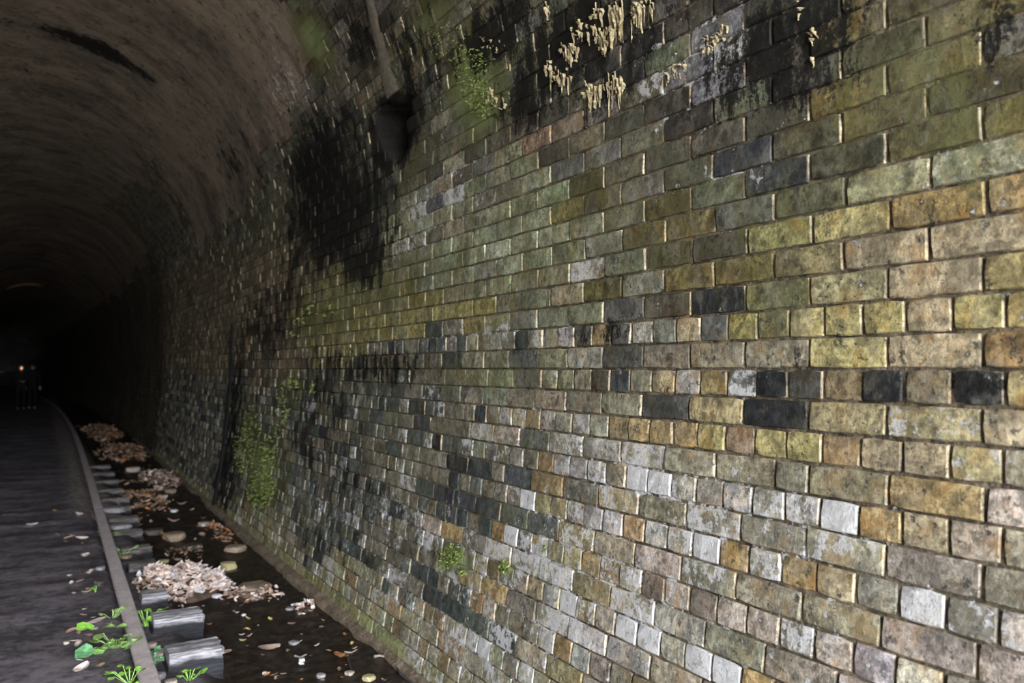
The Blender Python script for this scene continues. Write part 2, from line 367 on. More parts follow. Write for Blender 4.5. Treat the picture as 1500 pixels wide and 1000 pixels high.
# single bricks the photograph shows in a colour of their own
WHITE, BLACK, PINK, LILAC, ORANGE, GREY, YELLOW, RUST, TAN = (.70, .72, .76), (.026, .028, .03), (.52, .44, .37), (.52, .46, .49), (.46, .34, .17), (.44, .41, .34), (.47, .41, .19), (.34, .23, .11), (.46, .38, .25)
BLOOMY = {WHITE: .75, GREY: .50, LILAC: .3, PINK: .25}
SINGLES_PX = [
    (940, 697, WHITE), (973, 699, WHITE), (1010, 703, GREY), (910, 656, GREY), (880, 686, GREY), (1045, 757, GREY), (1040, 788, WHITE), (965, 780, GREY), (1002, 782, GREY), (1233, 745, WHITE), (1128, 815, GREY), (1180, 735, GREY), (1130, 725, GREY),
    (1355, 875, WHITE), (1173, 922, GREY), (1285, 960, LILAC), (1226, 940, PINK), (1025, 957, WHITE), (1068, 973, WHITE), (1105, 985, ORANGE), (1292, 757, ORANGE), (1358, 768, TAN), (1080, 800, ORANGE), (1177, 825, ORANGE), (1230, 840, TAN), (1060, 880, PINK), (1010, 865, PINK), (1110, 900, PINK),
    (1298, 460, YELLOW), (1357, 455, TAN), (1430, 452, YELLOW), (1180, 468, YELLOW), (1233, 466, YELLOW), (1243, 508, YELLOW), (1365, 505, TAN), (1475, 503, RUST), (1290, 560, BLACK), (1137, 558, BLACK), (1185, 560, (.08, .08, .075)), (1240, 560, (.28, .22, .13)), (1137, 603, BLACK), (1350, 558, (.30, .26, .18)), (1425, 560, (.22, .19, .13)), (1470, 560, BLACK),
    (1053, 437, BLACK), (988, 443, (.09, .08, .06)), (1010, 482, TAN), (1045, 640, YELLOW), (1130, 645, YELLOW), (1180, 650, YELLOW), (1090, 636, (.30, .22, .15)), (1236, 655, RUST), (1295, 660, TAN), (1360, 665, TAN), (1012, 632, ORANGE), (975, 628, ORANGE), (940, 625, ORANGE),
    (1365, 710, ORANGE), (1240, 700, (.28, .25, .16)), (1440, 600, ORANGE), (1470, 620, TAN), (1400, 400, TAN), (1320, 345, TAN), (1430, 340, TAN), (1420, 240, (.42, .42, .30)), (1320, 250, (.34, .33, .20)), (1240, 320, YELLOW), (1160, 340, (.34, .32, .14)),
    (1090, 235, (.06, .065, .075)), (1130, 240, (.05, .05, .055)), (1190, 235, (.09, .09, .06)), (1100, 270, (.045, .05, .055)), (1140, 205, (.10, .095, .06)), (1180, 290, (.13, .13, .08)), (1085, 310, (.14, .145, .12)),
    (773, 728, WHITE), (755, 800, WHITE), (855, 565, (.30, .28, .2)), (850, 745, GREY), (765, 700, (.10, .11, .12)), (660, 665, BLACK), (700, 672, (.05, .06, .065)), (640, 660, BLACK), (680, 720, (.07, .08, .09)), (640, 715, (.06, .065, .075)), (720, 735, (.07, .08, .08)),
    (860, 395, GREY), (763, 490, (.06, .09, .09)), (850, 490, (.12, .12, .10)), (905, 555, (.06, .07, .075)), (870, 560, (.09, .08, .06)), (985, 585, (.07, .075, .075)), (925, 525, (.10, .10, .09)), (650, 790, ORANGE), (727, 785, RUST), (745, 805, GREY), (765, 815, GREY),
    (925, 858, GREY), (905, 790, (.42, .36, .26)), (830, 870, WHITE), (820, 895, GREY), (945, 915, WHITE), (918, 905, WHITE), (700, 945, WHITE), (690, 925, GREY), (740, 870, ORANGE), (715, 880, PINK), (780, 860, TAN), (690, 885, (.40, .27, .14)), (630, 780, PINK), (785, 555, (.2, .2, .16)), (815, 640, GREY), (720, 640, GREY), (760, 640, PINK),
    (1040, 90, (.20, .20, .22)), (1055, 128, (.24, .24, .26)), (1040, 35, (.22, .22, .24)), (990, 100, (.22, .22, .24)), (905, 100, (.20, .18, .15)), (840, 130, (.20, .19, .15)), (930, 115, (.03, .03, .032)), (640, 190, (.38, .36, .28)), (670, 235, (.34, .33, .24)), (640, 290, (.14, .15, .16)), (790, 215, (.34, .24, .17)), (820, 195, (.28, .23, .17)),
]
SINGLES = [(*on_wall(px, py), c) for px, py, c in SINGLES_PX]

# ------------------------------------------------------------------ plaster coat mask and hole, in lining coordinates
COAT_PX = [(-80, -80), (440, -80), (462, 40), (445, 110), (440, 170), (418, 215), (405, 170), (385, 190), (372, 230), (352, 290), (318, 335), (292, 375), (275, 345), (258, 290), (232, 262), (205, 262), (180, 290), (150, 285), (118, 330), (90, 380), (70, 430), (-80, 430)]
HOLE_PX = [(552, 168), (598, 136), (595, 185), (592, 215), (580, 238), (568, 215), (556, 200)]
def poly_lin(pp): return [on_wall(a, b) for a, b in pp]
def in_px_poly(px, py, poly):
    ins = False; n = len(poly)
    for i in range(n):
        x1, y1 = poly[i]; x2, y2 = poly[i - 1]
        if (y1 > py) != (y2 > py) and px < (x2 - x1) * (py - y1) / (y2 - y1) + x1: ins = not ins
    return ins
HOLE = poly_lin(HOLE_PX)
HY0, HY1, HS0, HS1 = min(h[0] for h in HOLE), max(h[0] for h in HOLE), min(h[1] for h in HOLE), max(h[1] for h in HOLE)
def in_hole(y, s): return in_px_poly(y, s, HOLE)
# boundary of the render coat: for each y along the tunnel the arc length above which the coat remains
COAT_EDGE = sorted([on_wall(a, b) for a, b in [(455, 20), (462, 60), (445, 130), (425, 200), (395, 225), (372, 262), (345, 315), (318, 335), (296, 372), (274, 340), (255, 285), (228, 262), (196, 262), (160, 300)]])
EY = [e[0] for e in COAT_EDGE]; ES = [e[1] for e in COAT_EDGE]
def coat_edge(y): return float(np.interp(y, EY, ES))
def wob(y, s, f=1.0, seed=0): return mnoise.noise(Vector((y * f + seed, s * f, seed * .37)))
Y_COAT0 = on_wall(455, 60)[0]
def in_coat(y, s):
    y2 = y + .28 * wob(y, s, 2.3, 3) + .12 * wob(y, s, 7, 5); s2 = s + .16 * wob(y, s, 2.1, 9) + .06 * wob(y, s, 8, 11)
    if y2 < Y_COAT0: return False
    return s2 > coat_edge(y2)

# ------------------------------------------------------------------ lining shell: wall_right, ceiling, wall_left
Y_NEAR_END = 16.5
S_SPLIT = S_EYE + 2 * PITCH_S          # above this course the vault bond (all stretchers) begins
def shell(name, s0, s1, ds, side, ylist, near_off, parent=None):
    ns = max(2, int(round((s1 - s0) / ds)) + 1)
    ss = np.linspace(s0, s1, ns)
    V = []; Ys = []; Ss = []
    for y in ylist:
        for s in ss:
            off = near_off if (side > 0 and 0 <= y <= Y_NEAR_END) else 0.0
            if off and y > 14.5: off *= max(0, (16.4 - y) / 1.9)
            if off and in_hole(y, s): off = -.42
            V.append(lin(y, s, off, side)); Ys.append(y); Ss.append(s)
    F = []; mats = []
    for i in range(len(ylist) - 1):
        for j in range(ns - 1):
            a = i * ns + j
            q = (a, a + 1, a + ns + 1, a + ns)
            F.append(q if side > 0 else q[::-1])
            ya, sa = ylist[i], ss[j]
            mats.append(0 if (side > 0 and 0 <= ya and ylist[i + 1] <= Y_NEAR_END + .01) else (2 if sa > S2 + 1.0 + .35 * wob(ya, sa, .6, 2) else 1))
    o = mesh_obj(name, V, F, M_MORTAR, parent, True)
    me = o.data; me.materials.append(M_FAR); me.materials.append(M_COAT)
    me.polygons.foreach_set('material_index', mats)
    uv = me.uv_layers.new(name='UVMap')
    idx = np.empty(len(me.loops), dtype=np.int32); me.loops.foreach_get('vertex_index', idx)
    Ya = np.array(Ys); Sa = np.array(Ss)
    uv.data.foreach_set('uv', np.stack([Ya[idx], Sa[idx]], 1).astype(np.float32).ravel())
    sta = stain_at(Ya, Sa)
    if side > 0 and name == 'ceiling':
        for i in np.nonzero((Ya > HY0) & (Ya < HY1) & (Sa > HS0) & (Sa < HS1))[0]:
            if in_hole(Ya[i], Sa[i]): sta[i, 0] = 3.0  # inside of the cavity painted black to stand for its shade
    put_attr(me, 'stain', sta)
    return tag(o, kind='structure')
yl_near = [PORTAL_Y, -4, -2, -1, -.01] + list(np.arange(0, Y_NEAR_END + .001, .075)) + list(np.arange(17.2, 30, .8)) + list(np.arange(31, 60, 2)) + list(np.arange(62, 190, 4))
yl_far = yl_near
NEAR_OFF = -.0075
wall_right = shell('wall_right', -.15, S_SPLIT, PITCH_S / 2, 1, yl_near, NEAR_OFF)
wall_right['label'] = 'weathered brick side wall of the tunnel, headers and stretchers in turn'
ceiling = shell('ceiling', S_SPLIT, S_CROWN + .04, PITCH_S / 2, 1, yl_near, NEAR_OFF)
ceiling['label'] = 'brick vault of the tunnel, sooty and partly rendered'
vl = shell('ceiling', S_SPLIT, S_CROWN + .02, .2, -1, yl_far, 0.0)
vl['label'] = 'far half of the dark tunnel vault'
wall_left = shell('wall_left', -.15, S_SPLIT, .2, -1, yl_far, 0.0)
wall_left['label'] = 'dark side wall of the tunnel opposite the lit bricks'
# portal face ring behind the camera, keeps sky light out from above the lining
ring = Geo(); rv = []; n = 40
for i in range(n + 1):
    s = S_CROWN * i / n; rv.append(lin(PORTAL_Y, s))
rv = rv + [Vector((-v.x, v.y, v.z)) for v in rv[::-1][1:]]
m = len(rv)
out = [Vector((v.x * 4, PORTAL_Y, (v.z - 1) * 3 + 1 if v.z > 1 else v.z)) for v in rv]
ring.add(rv + out, [(i, i + 1, m + i + 1, m + i) for i in range(m - 1)])
tag(ring.obj('wall_back', M_FAR), 'brick portal face round the tunnel mouth', kind='structure')

# ------------------------------------------------------------------ bricks
def brick_local(w, h, nx, ny, rs):
    """verts as (u along tunnel, v up the lining, n into the tunnel), centred"""
    bv = .0028; v = []; hw, hh = w / 2, h / 2
    chip = lambda: rs.uniform(0, .0035)
    tu, tv = rs.uniform(-.008, .008), rs.uniform(-.02, .02)
    for j in range(ny + 1):
        for i in range(nx + 1):
            u = -hw + bv + (w - 2 * bv) * i / nx; q = -hh + bv + (h - 2 * bv) * j / ny
            edge = i in (0, nx) or j in (0, ny)
            corner = i in (0, nx) and j in (0, ny)
            n = rs.uniform(-.0012, .0012) + tu * u + tv * q - (chip() if corner else 0)
            if corner: u -= math.copysign(chip(), u); q -= math.copysign(chip(), q)
            v.append((u, q, n))
    ringi = [i for i in range(nx + 1)] + [(nx + 1) * j + nx for j in range(1, ny + 1)] + [(nx + 1) * ny + i for i in range(nx - 1, -1, -1)] + [(nx + 1) * j for j in range(ny - 1, 0, -1)]
    f = []
    for j in range(ny):
        for i in range(nx):
            a = j * (nx + 1) + i; f.append((a, a + 1, a + nx + 2, a + nx + 1))
    b1 = len(v); k = len(ringi)
    for r in ringi:
        u, q, n = v[r]
        du = bv if u > hw - 2.6 * bv else (-bv if u < -hw + 2.6 * bv else 0); dq = bv if q > hh - 2.6 * bv else (-bv if q < -hh + 2.6 * bv else 0)
        v.append((u + du + rs.uniform(-.0016, .001), q + dq + rs.uniform(-.0016, .0012), n - .003 - rs.uniform(0, .002)))
    b2 = len(v)
    for r in range(k):
        u, q, n = v[b1 + r]; v.append((u, q, -.022))
    ends = [i for i in range(b1, len(v)) if abs(v[i][0]) > hw - .004]
    for r in range(k):
        r2 = (r + 1) % k
        f.append((ringi[r2], ringi[r], b1 + r, b1 + r2))
        f.append((b1 + r2, b1 + r, b2 + r, b2 + r2))
    return v, f, ends

class Brick: pass
bricks = []
Y_B0, Y_B1 = .25, 16.4
row_lo = -19; row_hi = int((S_CROWN - S_EYE) / PITCH_S)
rs = random.Random(11)
for k in range(row_lo, row_hi):
    sc = S_EYE + (k + .5) * PITCH_S
    if sc < .02: continue
    def is_header(y):
        if k >= 2 or k % 2 == 0: return False
        if k == -1 and y > 2.9: return False
        return True
    if k >= 2: ph = .11 if k % 2 == 0 else .0
    else: ph = .114
    y = ph + .225 + rs.uniform(-.006, .006)
    if k < 2 and k % 2: y = .055 + .12 * 2 + rs.uniform(-.005, .005)
    while y < Y_B1:
        L = .12 if is_header(y) else .24
        if k < 2 and not is_header(y) and k % 2 == 0 and rs.random() < .03: L = .12
        elif k < 2 and not is_header(y) and rs.random() < .02: L = .12
        yc = y + L / 2; y += L
        if k >= 2 and in_coat(yc, sc): continue
        if k >= 2 and any(in_hole(yc + a * L * .4, sc + c * .03) for a in (-1, 0, 1) for c in (-1, 0, 1)): continue
        b = Brick(); b.k = k; b.y = yc; b.s = sc; b.L = L; bricks.append(b)
for b in bricks:
    w = b.L - .0058 - rs.uniform(0, .004); h = PITCH_S - .0055 - rs.uniform(0, .003)
    far = b.y > 7
    nx, ny = ((2, 1) if far else (6, 2)) if b.L > .2 else ((1, 1) if far else (3, 2))
    b.v, b.f, b.ends = brick_local(w, h, nx, ny, rs)
    b.n = rs.uniform(-.0025, .003)
    b.rot = rs.uniform(-.008, .008)
    P = lin(b.y, b.s, b.n); wd, hh, nX, nZ = prof(b.s)
    b.P = P
    N = Vector((nX, 0, nZ)); U = Vector(((cx(b.y + .1) - cx(b.y - .1)) / .2, 1, 0)).normalized(); T = N.cross(U) * -1
    if T.z < 0 and b.s < S2: T = -T
    T = U.cross(N); 
    if (lin(b.y, b.s + .02) - lin(b.y, b.s)).dot(T) < 0: T = -T
    cr, sr = math.cos(b.rot), math.sin(b.rot)
    b.loc = [U * (u * cr - q * sr) + T * (u * sr + q * cr) + N * n for u, q, n in b.v]
    if U.cross(T).dot(N) < 0: b.f = [f[::-1] for f in b.f]
    b.YS = [(b.y + u, b.s + q) for u, q, n in b.v]
    px, py, dz = project(P)
    b.vis = -20 < px < 1530 and -20 < py < 1020 and dz > .3
    view = (CAM - P).normalized()
    b.area = b.L * PITCH_S * max(0, view.dot(N)) / (dz * dz) if b.vis else 0
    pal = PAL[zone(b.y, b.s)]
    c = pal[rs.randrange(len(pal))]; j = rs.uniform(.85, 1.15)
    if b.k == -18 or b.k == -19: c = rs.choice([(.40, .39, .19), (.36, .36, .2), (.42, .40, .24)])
    b.limy = rs.random() < (.75 if b.k > -4 else .4)
    b.bloom = 0; b.plain = False; b.bk = rs.choice((.2, .4, .7, 1.1))
    if b.k < 0 and rs.random() < .14: b.bloom = rs.uniform(.3, .55)
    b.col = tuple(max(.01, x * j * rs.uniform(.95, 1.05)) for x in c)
SB = np.array([(b.y, b.s) for b in bricks])
for y, s, c in SINGLES:
    row = np.abs(SB[:, 1] - s) < PITCH_S * .55
    d = np.where(row, np.abs(SB[:, 0] - y) - np.array([b.L / 2 for b in bricks]), 9)
    bb = bricks[int(np.argmin(d))]; bb.col = c; bb.bloom = BLOOMY.get(c, 0); bb.plain = c not in BLOOMY
def cols_of(b):
    a = np.tile(np.array(b.col), (len(b.loc), 1))
    if b.limy: a[b.ends] = (.50, .42, .30)          # lime mortar squeezed out of the upright joints
    return a
def stain_of(ys, b):
    a = np.array(ys); st = stain_at(a[:, 0], a[:, 1])
    st[:, 2] = np.maximum(st[:, 2] * (.3 if b.plain else b.bk), b.bloom)
    if b.limy: st[b.ends] *= (.9, .45, 1)
    return st
for parent, sel in ((wall_right, lambda b: b.k < 2), (ceiling, lambda b: b.k >= 2)):
    group = sorted([b for b in bricks if sel(b)], key=lambda b: -b.area)
    for b in group[:300]:
        me = bpy.data.meshes.new('brick'); me.from_pydata([tuple(v) for v in b.loc], [], b.f); me.materials.append(M_BRICK)
        put_attr(me, 'col', cols_of(b)); put_attr(me, 'stain', stain_of(b.YS, b))
        o = bpy.data.objects.new('brick', me); o.location = b.P; link(o, parent)
    V = []; Fc = []; cols = []; yss = []
    for b in group[300:]:
        o0 = len(V); V += [tuple(v + b.P) for v in b.loc]; Fc += [tuple(i + o0 for i in f) for f in b.f]; cols.append(cols_of(b)); yss.append(stain_of(b.YS, b))
    o = mesh_obj('brickwork', V, Fc, M_BRICK, parent)
    put_attr(o.data, 'col', np.concatenate(cols)); put_attr(o.data, 'stain', np.concatenate(yss))
    tag(o, kind='stuff')

# ------------------------------------------------------------------ render coat on the vault
g_v = []; g_f = []; idx = {}; Ys = []; Ss = []
dy, dsx = .07, .05
ny_ = int((Y_NEAR_END - 4) / dy); ns_ = int((S_CROWN - S_SPLIT) / dsx)
def cv(i, j):
    if (i, j) not in idx:
        y = 4 + i * dy; s = S_CROWN - j * dsx
        idx[(i, j)] = len(g_v)
        off = (.006 + .006 * wob(y, s, 3, 20) + .004 * wob(y, s, 11, 21)) * min(1, max(0, (16.3 - y) / 2)) + .001
        g_v.append(lin(y, s, off)); Ys.append(y); Ss.append(s)
    return idx[(i, j)]
for i in range(ny_):
    for j in range(ns_):
        y = 4 + (i + .5) * dy; s = S_CROWN - (j + .5) * dsx
        if in_coat(y, s): g_f.append((cv(i, j), cv(i, j + 1), cv(i + 1, j + 1), cv(i + 1, j)))
coat = mesh_obj('render_coat', g_v, g_f, M_COAT, ceiling, True)
coat['label'] = 'brown sooty render coat peeling off the vault bricks'
put_attr(coat.data, 'stain', stain_at(np.array(Ys), np.array(Ss)))

# pale drip strip running down the vault to the dark cavity
strip_px = [(535, -30), (548, 30), (558, 70), (566, 105), (576, 138)]
M_LIME = simple_mat('lime_crust', (.20, .18, .13), (.42, .38, .28), 40, .7, .6, .006)
g = Geo(); sec = []
for t in np.linspace(0, 1, 15):
    q = t * (len(strip_px) - 1); i = min(int(q), len(strip_px) - 2); fr = q - i
    px = strip_px[i][0] * (1 - fr) + strip_px[i + 1][0] * fr; py = strip_px[i][1] * (1 - fr) + strip_px[i + 1][1] * fr
    y, s = on_wall(px, py); wdt = .055 + .04 * t + random.uniform(-.01, .01)
    sec += [lin(y - wdt, s, .001), lin(y - wdt * random.uniform(.3, .7), s, .006), lin(y + wdt * random.uniform(.3, .7), s, .005), lin(y + wdt, s, .001)]
g.add(sec, [(4 * i + a, 4 * i + a + 1, 4 * i + a + 5, 4 * i + a + 4) for i in range(14) for a in range(3)])
o = g.obj('drip_strip', simple_mat('grey_drip_lime', (.15, .13, .10), (.26, .23, .18), 30, .8, .5, .005), ceiling, True); o['label'] = 'pale mineral strip running down the vault to a dark hole'

# calcite drips
def drip(g, y, s, ln, wd, th):
    """a tapering lump of lime running down the lining from (y, s)"""
    n = 6; V = []; yy = y
    for i in range(n):
        t = i / (n - 1); r = wd * (1 - .7 * t) * (.4 if i == 0 else 1) * random.uniform(.5, 1.5); e = th * (1 - .6 * t) * random.uniform(.5, 1.4)
        yy += random.uniform(-.6, .6) * wd; ss = s - ln * t
        V += [lin(yy - r, ss, -.002), lin(yy - r * .4, ss, e), lin(yy + r * .4, ss, e * .9), lin(yy + r, ss, -.002)]
    Fq = [(4 * i + a, 4 * i + 4 + a, 4 * i + a + 5, 4 * i + a + 1) for i in range(n - 1) for a in range(3)] + [(4 * n - 4, 4 * n - 3, 4 * n - 2, 4 * n - 1)]
    g.add(V, Fq)
M_CAL = simple_mat('calcite', (.24, .19, .09), (.56, .48, .32), 60, .6, .5, .004)
CALC = [((800, 100, 835, 115, 16, 34), 'lime drips in a fringe above the brown brick'), ((858, 132, 915, 118, 22, 40), 'large cream lime drip fringe hanging on the vault'), ((818, 70, 850, 78, 12, 22), None), ((872, 58, 915, 40, 18, 30), None), ((895, 20, 910, 5, 8, 70), None), ((925, 20, 945, 12, 10, 36), None), ((948, 5, 955, 0, 4, 50), None), ((975, 112, 1005, 100, 12, 18), None), ((1030, 65, 1062, 50, 14, 14), None), ((1187, 50, 1193, 66, 4, 24), None), ((835, 60, 880, 10, 12, 24), None), ((700, 55, 760, 90, 8, 10), None), ((800, 10, 808, 20, 3, 34), None), ((1165, 0, 1170, 8, 3, 12), None), ((690, 130, 745, 150, 12, 14), None)]
for (x0, y0, x1, y1, cnt, lpx), lab in CALC:
    g = Geo()
    for i in range(int(cnt * 2.2)):
        t = random.random(); px = x0 + (x1 - x0) * t + random.uniform(-3, 3); py = y0 + (y1 - y0) * t + random.uniform(-5, 5)
        y, s = on_wall(px, py); y2, s2 = on_wall(px, py + lpx * random.uniform(.4, 1.0)); 
        dr = random.choice((.4, .6, .8, 1.0, 1.5)); drip(g, y, s + random.gauss(0, .02), max(.01, s - s2) * (.2 + 1.0 * random.random() ** 2), .0075 * dr, .010 * dr)
    o = g.obj('calcite_drips', M_CAL, ceiling, True); o['label'] = lab or 'cream lime drips crusted on the sooty vault'

# dark vertical joint (end of a lining ring) in the distance: a narrow recess strip with its pale reveal
g = Geo()
yj = on_wall(335, 600)[0]
V = []
for i, s in enumerate(np.linspace(.05, S_EYE + .5, 26)):
    wq = .05 + .012 * math.sin(i * 1.7)
    V += [lin(yj - wq, s, .004), lin(yj - .02, s, .022), lin(yj + .03, s, .022), lin(yj + .10 + wq, s, .003)]
g.add(V, [(4 * i + a, 4 * i + a + 1, 4 * i + a + 5, 4 * i + a + 4) for i in range(25) for a in range(3)])
o = g.obj('ring_joint', simple_mat('black_joint', (.012, .012, .012), (.03, .032, .03), 20, .7), wall_right, True); o['label'] = 'black vertical joint between two lining rings'

# ------------------------------------------------------------------ floor: track bed, drain, ground outside
def floor_h(x, y):
    """x relative to the tunnel axis"""
    bed = .085 + .012 * mnoise.noise(Vector((x * 1.3, y * 1.1, 1))) + .006 * mnoise.noise(Vector((x * 6, y * 6, 4)))
    bed += .012 * max(0, math.cos((y - 4.3) / .66 * 2 * PI)) ** 2 * (.5 + mnoise.noise(Vector((x * 1.1, y * .5, 8))))
    if x < .70: bed += .045 * min(1, (.70 - x) / .05)
    drain = .0 + .02 * mnoise.noise(Vector((x * 3, y * 2.5, 2))) + .008 * mnoise.noise(Vector((x * 14, y * 14, 3)))
    if y > 7.5: drain += .05 * min(1, (y - 7.5) / 3) * (.6 + .8 * mnoise.noise(Vector((x * 2.5, y * 1.5, 6))))
    e = .90 + .06 * mnoise.noise(Vector((y * 2.2, 0, 5)))
    t = min(1, max(0, (x - e) / .16)); t = t * t * (3 - 2 * t)
    return bed * (1 - t) + drain * t
def floor_mat():
    t = NT('track_dirt')
    sep = t.n.new('ShaderNodeSeparateXYZ'); t.set(sep.inputs[0], t.pos)
    n = t.noise(2.6, 6, .68, t.scaled(.8, 1.4, 1)); n2 = t.noise(18, 6, .7); n3 = t.noise(90, 3, .7)
    bed = t.mix(t.ramp(t.math('ADD', t.math('MULTIPLY', n, .6), t.math('MULTIPLY', n2, .4)), .42, .60), (.075, .066, .077), (.25, .222, .258))
    bed = t.mix(t.math('MULTIPLY', t.ramp(n3, .62, .72), .5), bed, (.16, .145, .14))
    mud = t.mix(t.ramp(n2, .42, .66), (.016, .011, .008), (.055, .037, .026))
    mud = t.mix(t.math('MULTIPLY', t.ramp(n3, .64, .74), .55), mud, (.16, .10, .06))
    near = t.math('SUBTRACT', 1.0, t.ramp(t.math('ABSOLUTE', t.math('SUBTRACT', sep.outputs[0], .80)), .12, .34))
    dust = t.math('MULTIPLY', t.math('MULTIPLY', near, t.ramp(sep.outputs[1], 8.6, 10.0)), t.ramp(n2, .36, .6))
    bed = t.mix(dust, bed, (.42, .365, .335))
    f = t.ramp(t.math('ADD', sep.outputs[0], t.math('MULTIPLY', t.math('SUBTRACT', n2, .5), .25)), .88, 1.06)
    col = t.mix(f, bed, mud)
    wet = t.math('MULTIPLY', f, t.ramp(t.noise(5, 4, .6), .42, .58))
    t.bump(t.math('ADD', n2, t.math('MULTIPLY', n3, .6)), .7, .012)
    return t.done(col, t.math('SUBTRACT', .8, t.math('MULTIPLY', wet, .45)), .35)
M_FLOOR = floor_mat()
xs = list(np.linspace(-2.3, .5, 34)) + list(np.linspace(.55, 2.3, 60)); ysf = list(np.arange(1.2, 13, .045)) + list(np.arange(13.1, 30, .3)) + list(np.arange(31, 190, 3))
ysf = [PORTAL_Y, -4, -2, -1, 0, .6] + ysf
V = [(x + cx(y), y, floor_h(x, y)) for y in ysf for x in xs]; nx = len(xs)
fl = mesh_obj('floor', V, [(i * nx + j, i * nx + j + 1, (i + 1) * nx + j + 1, (i + 1) * nx + j) for i in range(len(ysf) - 1) for j in range(nx - 1)], M_FLOOR, None, True)
tag(fl, 'dark earth track bed with a wet muddy drain along the wall', kind='structure')
og = mesh_obj('ground', [(-40, -45, 0), (40, -45, 0), (40, PORTAL_Y, 0.0), (-40, PORTAL_Y, 0.0)], [(0, 1, 2, 3)], simple_mat('outside_earth', (.24, .22, .18), (.34, .32, .27), 3))
tag(og, 'bare ground outside the tunnel mouth', kind='structure')
# footing ledge at the foot of the wall
g = Geo(); V = []
for i, y in enumerate(np.arange(3.6, 20, .12)):
    j = lambda a: random.uniform(-a, a)
    grow = min(1, max(0, (y - 3.6) / 2.0))
    w = prof(.0)[0] + cx(y); d = .015 + .035 * grow + j(.008)
    V += [(w - d, y, -.05), (w - d + j(.006), y, .02 + .02 * grow + j(.006)), (w - d * .5, y, .03 + .02 * grow + j(.008)), (w + .03, y, .045 + .02 * grow + j(.006))]
nn = len(V) // 4
g.add(V, [(4 * i + a, 4 * i + 4 + a, 4 * i + a + 5, 4 * i + a + 1) for i in range(nn - 1) for a in range(3)])
tag(g.obj('trim_1', simple_mat('footing_dirt', (.13, .10, .07), (.30, .24, .18), 12, .85, .6, .01), None, True), 'dirty pinkish footing ledge along the foot of the wall', kind='structure')

# ------------------------------------------------------------------ sleepers
def wood_mat(a=(.20, .195, .215), b=(.64, .62, .68), name='weathered_sleeper'):
    t = NT(name)
    v = t.scaled(2.5, 26, 26); n = t.noise(2.2, 7, .7, v); n2 = t.noise(6, 5, .7, v); n3 = t.noise(6, 3)
    f = t.ramp(t.math('ADD', t.math('MULTIPLY', n, .65), t.math('MULTIPLY', n2, .35)), .40, .60)
    col = t.mix(f, a, b)
    col = t.mix(t.math('MULTIPLY', t.ramp(n3, .52, .66), .6), col, (.09, .085, .085))
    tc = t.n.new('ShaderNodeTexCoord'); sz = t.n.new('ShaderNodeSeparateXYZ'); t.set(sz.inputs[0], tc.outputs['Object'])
    low_dark = t.ramp(t.math('ADD', sz.outputs[2], t.math('MULTIPLY', t.math('SUBTRACT', n3, .5), .06)), .03, .055, 1.0, 0.0)
    col = t.mix(t.math('MULTIPLY', low_dark, .93), col, (.022, .024, .030))      # flanks darker below the top edge
    t.bump(t.math('ADD', n, n2), .9, .01)
    return t.done(col, .9, .12)
M_WOOD = wood_mat()
M_WOOD2 = wood_mat((.09, .08, .08), (.30, .27, .265), 'dusty_sleeper')
def sleeper(y, x_end, wy, top, label, tilt=0.0, seed=0, dx=0.0):
    r = random.Random(seed); n = 14; ring_n = 44; V = []
    prof_pts = []
    for i in range(ring_n):
        a = i / ring_n * 2 * PI
        c, s = math.cos(a), math.sin(a)
        ex = math.copysign(abs(c) ** .42, c) * wy / 2; ez = math.copysign(abs(s) ** .42, s) * .085
        groove = r.uniform(-.004, .002) - (r.uniform(.006, .014) if r.random() < .18 else 0)
        prof_pts.append((ex * (1 + groove * 3), ez + groove))
    x0 = -1.2
    XS = [x0, 0, .5, .7, .78, .795, .815, .86, .90, .94, .98] ; XS = [q for q in XS if q < x_end - .03] + [x_end - .012, x_end]; n = len(XS) - 1
    for k in range(n + 1):
        x = XS[k]
        for (a, b) in prof_pts:
            jx = r.uniform(-.016, .010) if k == n else 0
            V.append((x + jx, a + r.uniform(-.002, .002) + tilt * (x - x_end), b + r.uniform(-.002, .002) - max(0, top - .044) * min(1, max(0, (.812 - x) / .016))))
    Fq = [(k * ring_n + i, k * ring_n + (i + 1) % ring_n, (k + 1) * ring_n + (i + 1) % ring_n, (k + 1) * ring_n + i) for k in range(n) for i in range(ring_n)]
    Fq.append(tuple(n * ring_n + i for i in range(ring_n))); Fq.append(tuple(reversed(range(ring_n))))
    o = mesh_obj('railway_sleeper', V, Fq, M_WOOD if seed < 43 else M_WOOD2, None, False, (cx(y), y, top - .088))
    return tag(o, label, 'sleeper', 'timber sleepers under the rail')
SLE = [(4.48, 1.07, .23, .172, 'nearest weathered grey sleeper end beside the rail, thick and split', 0.03), (5.14, 1.08, .22, .168, 'second nearest grey sleeper end, deeply grained, beside the rail', 0.02), (5.75, .97, .19, .15, 'short grey sleeper end just in front of the leaf heap', -.05),
       (6.70, 1.0, .22, .145, 'grained grey sleeper end directly behind the leaf heap', .03), (7.45, 1.04, .24, .118, 'dark flat sleeper end beyond the leaf heap', .0), (8.25, 1.05, .22, .112, 'sixth sleeper from the camera, mostly sunk in dirt', .0), (9.0, 1.08, .22, .112, 'seventh sleeper from the camera, by the buried rail joint', .02), (9.75, 1.06, .22, .112, 'eighth sleeper from the camera, beyond the rail joint', .0), (10.4, 1.1, .22, .11, 'ninth sleeper from the camera, dusty and half buried', .0), (11.2, 1.08, .22, .11, 'tenth sleeper from the camera, dusty and half buried', .0), (12.1, 1.1, .22, .11, 'eleventh sleeper from the camera, in the dim tunnel', .0), (13.0, 1.1, .22, .11, 'twelfth sleeper from the camera, in the dim tunnel', .0), (14.0, 1.1, .22, .11, 'farthest sleeper that can still be made out', .0)]
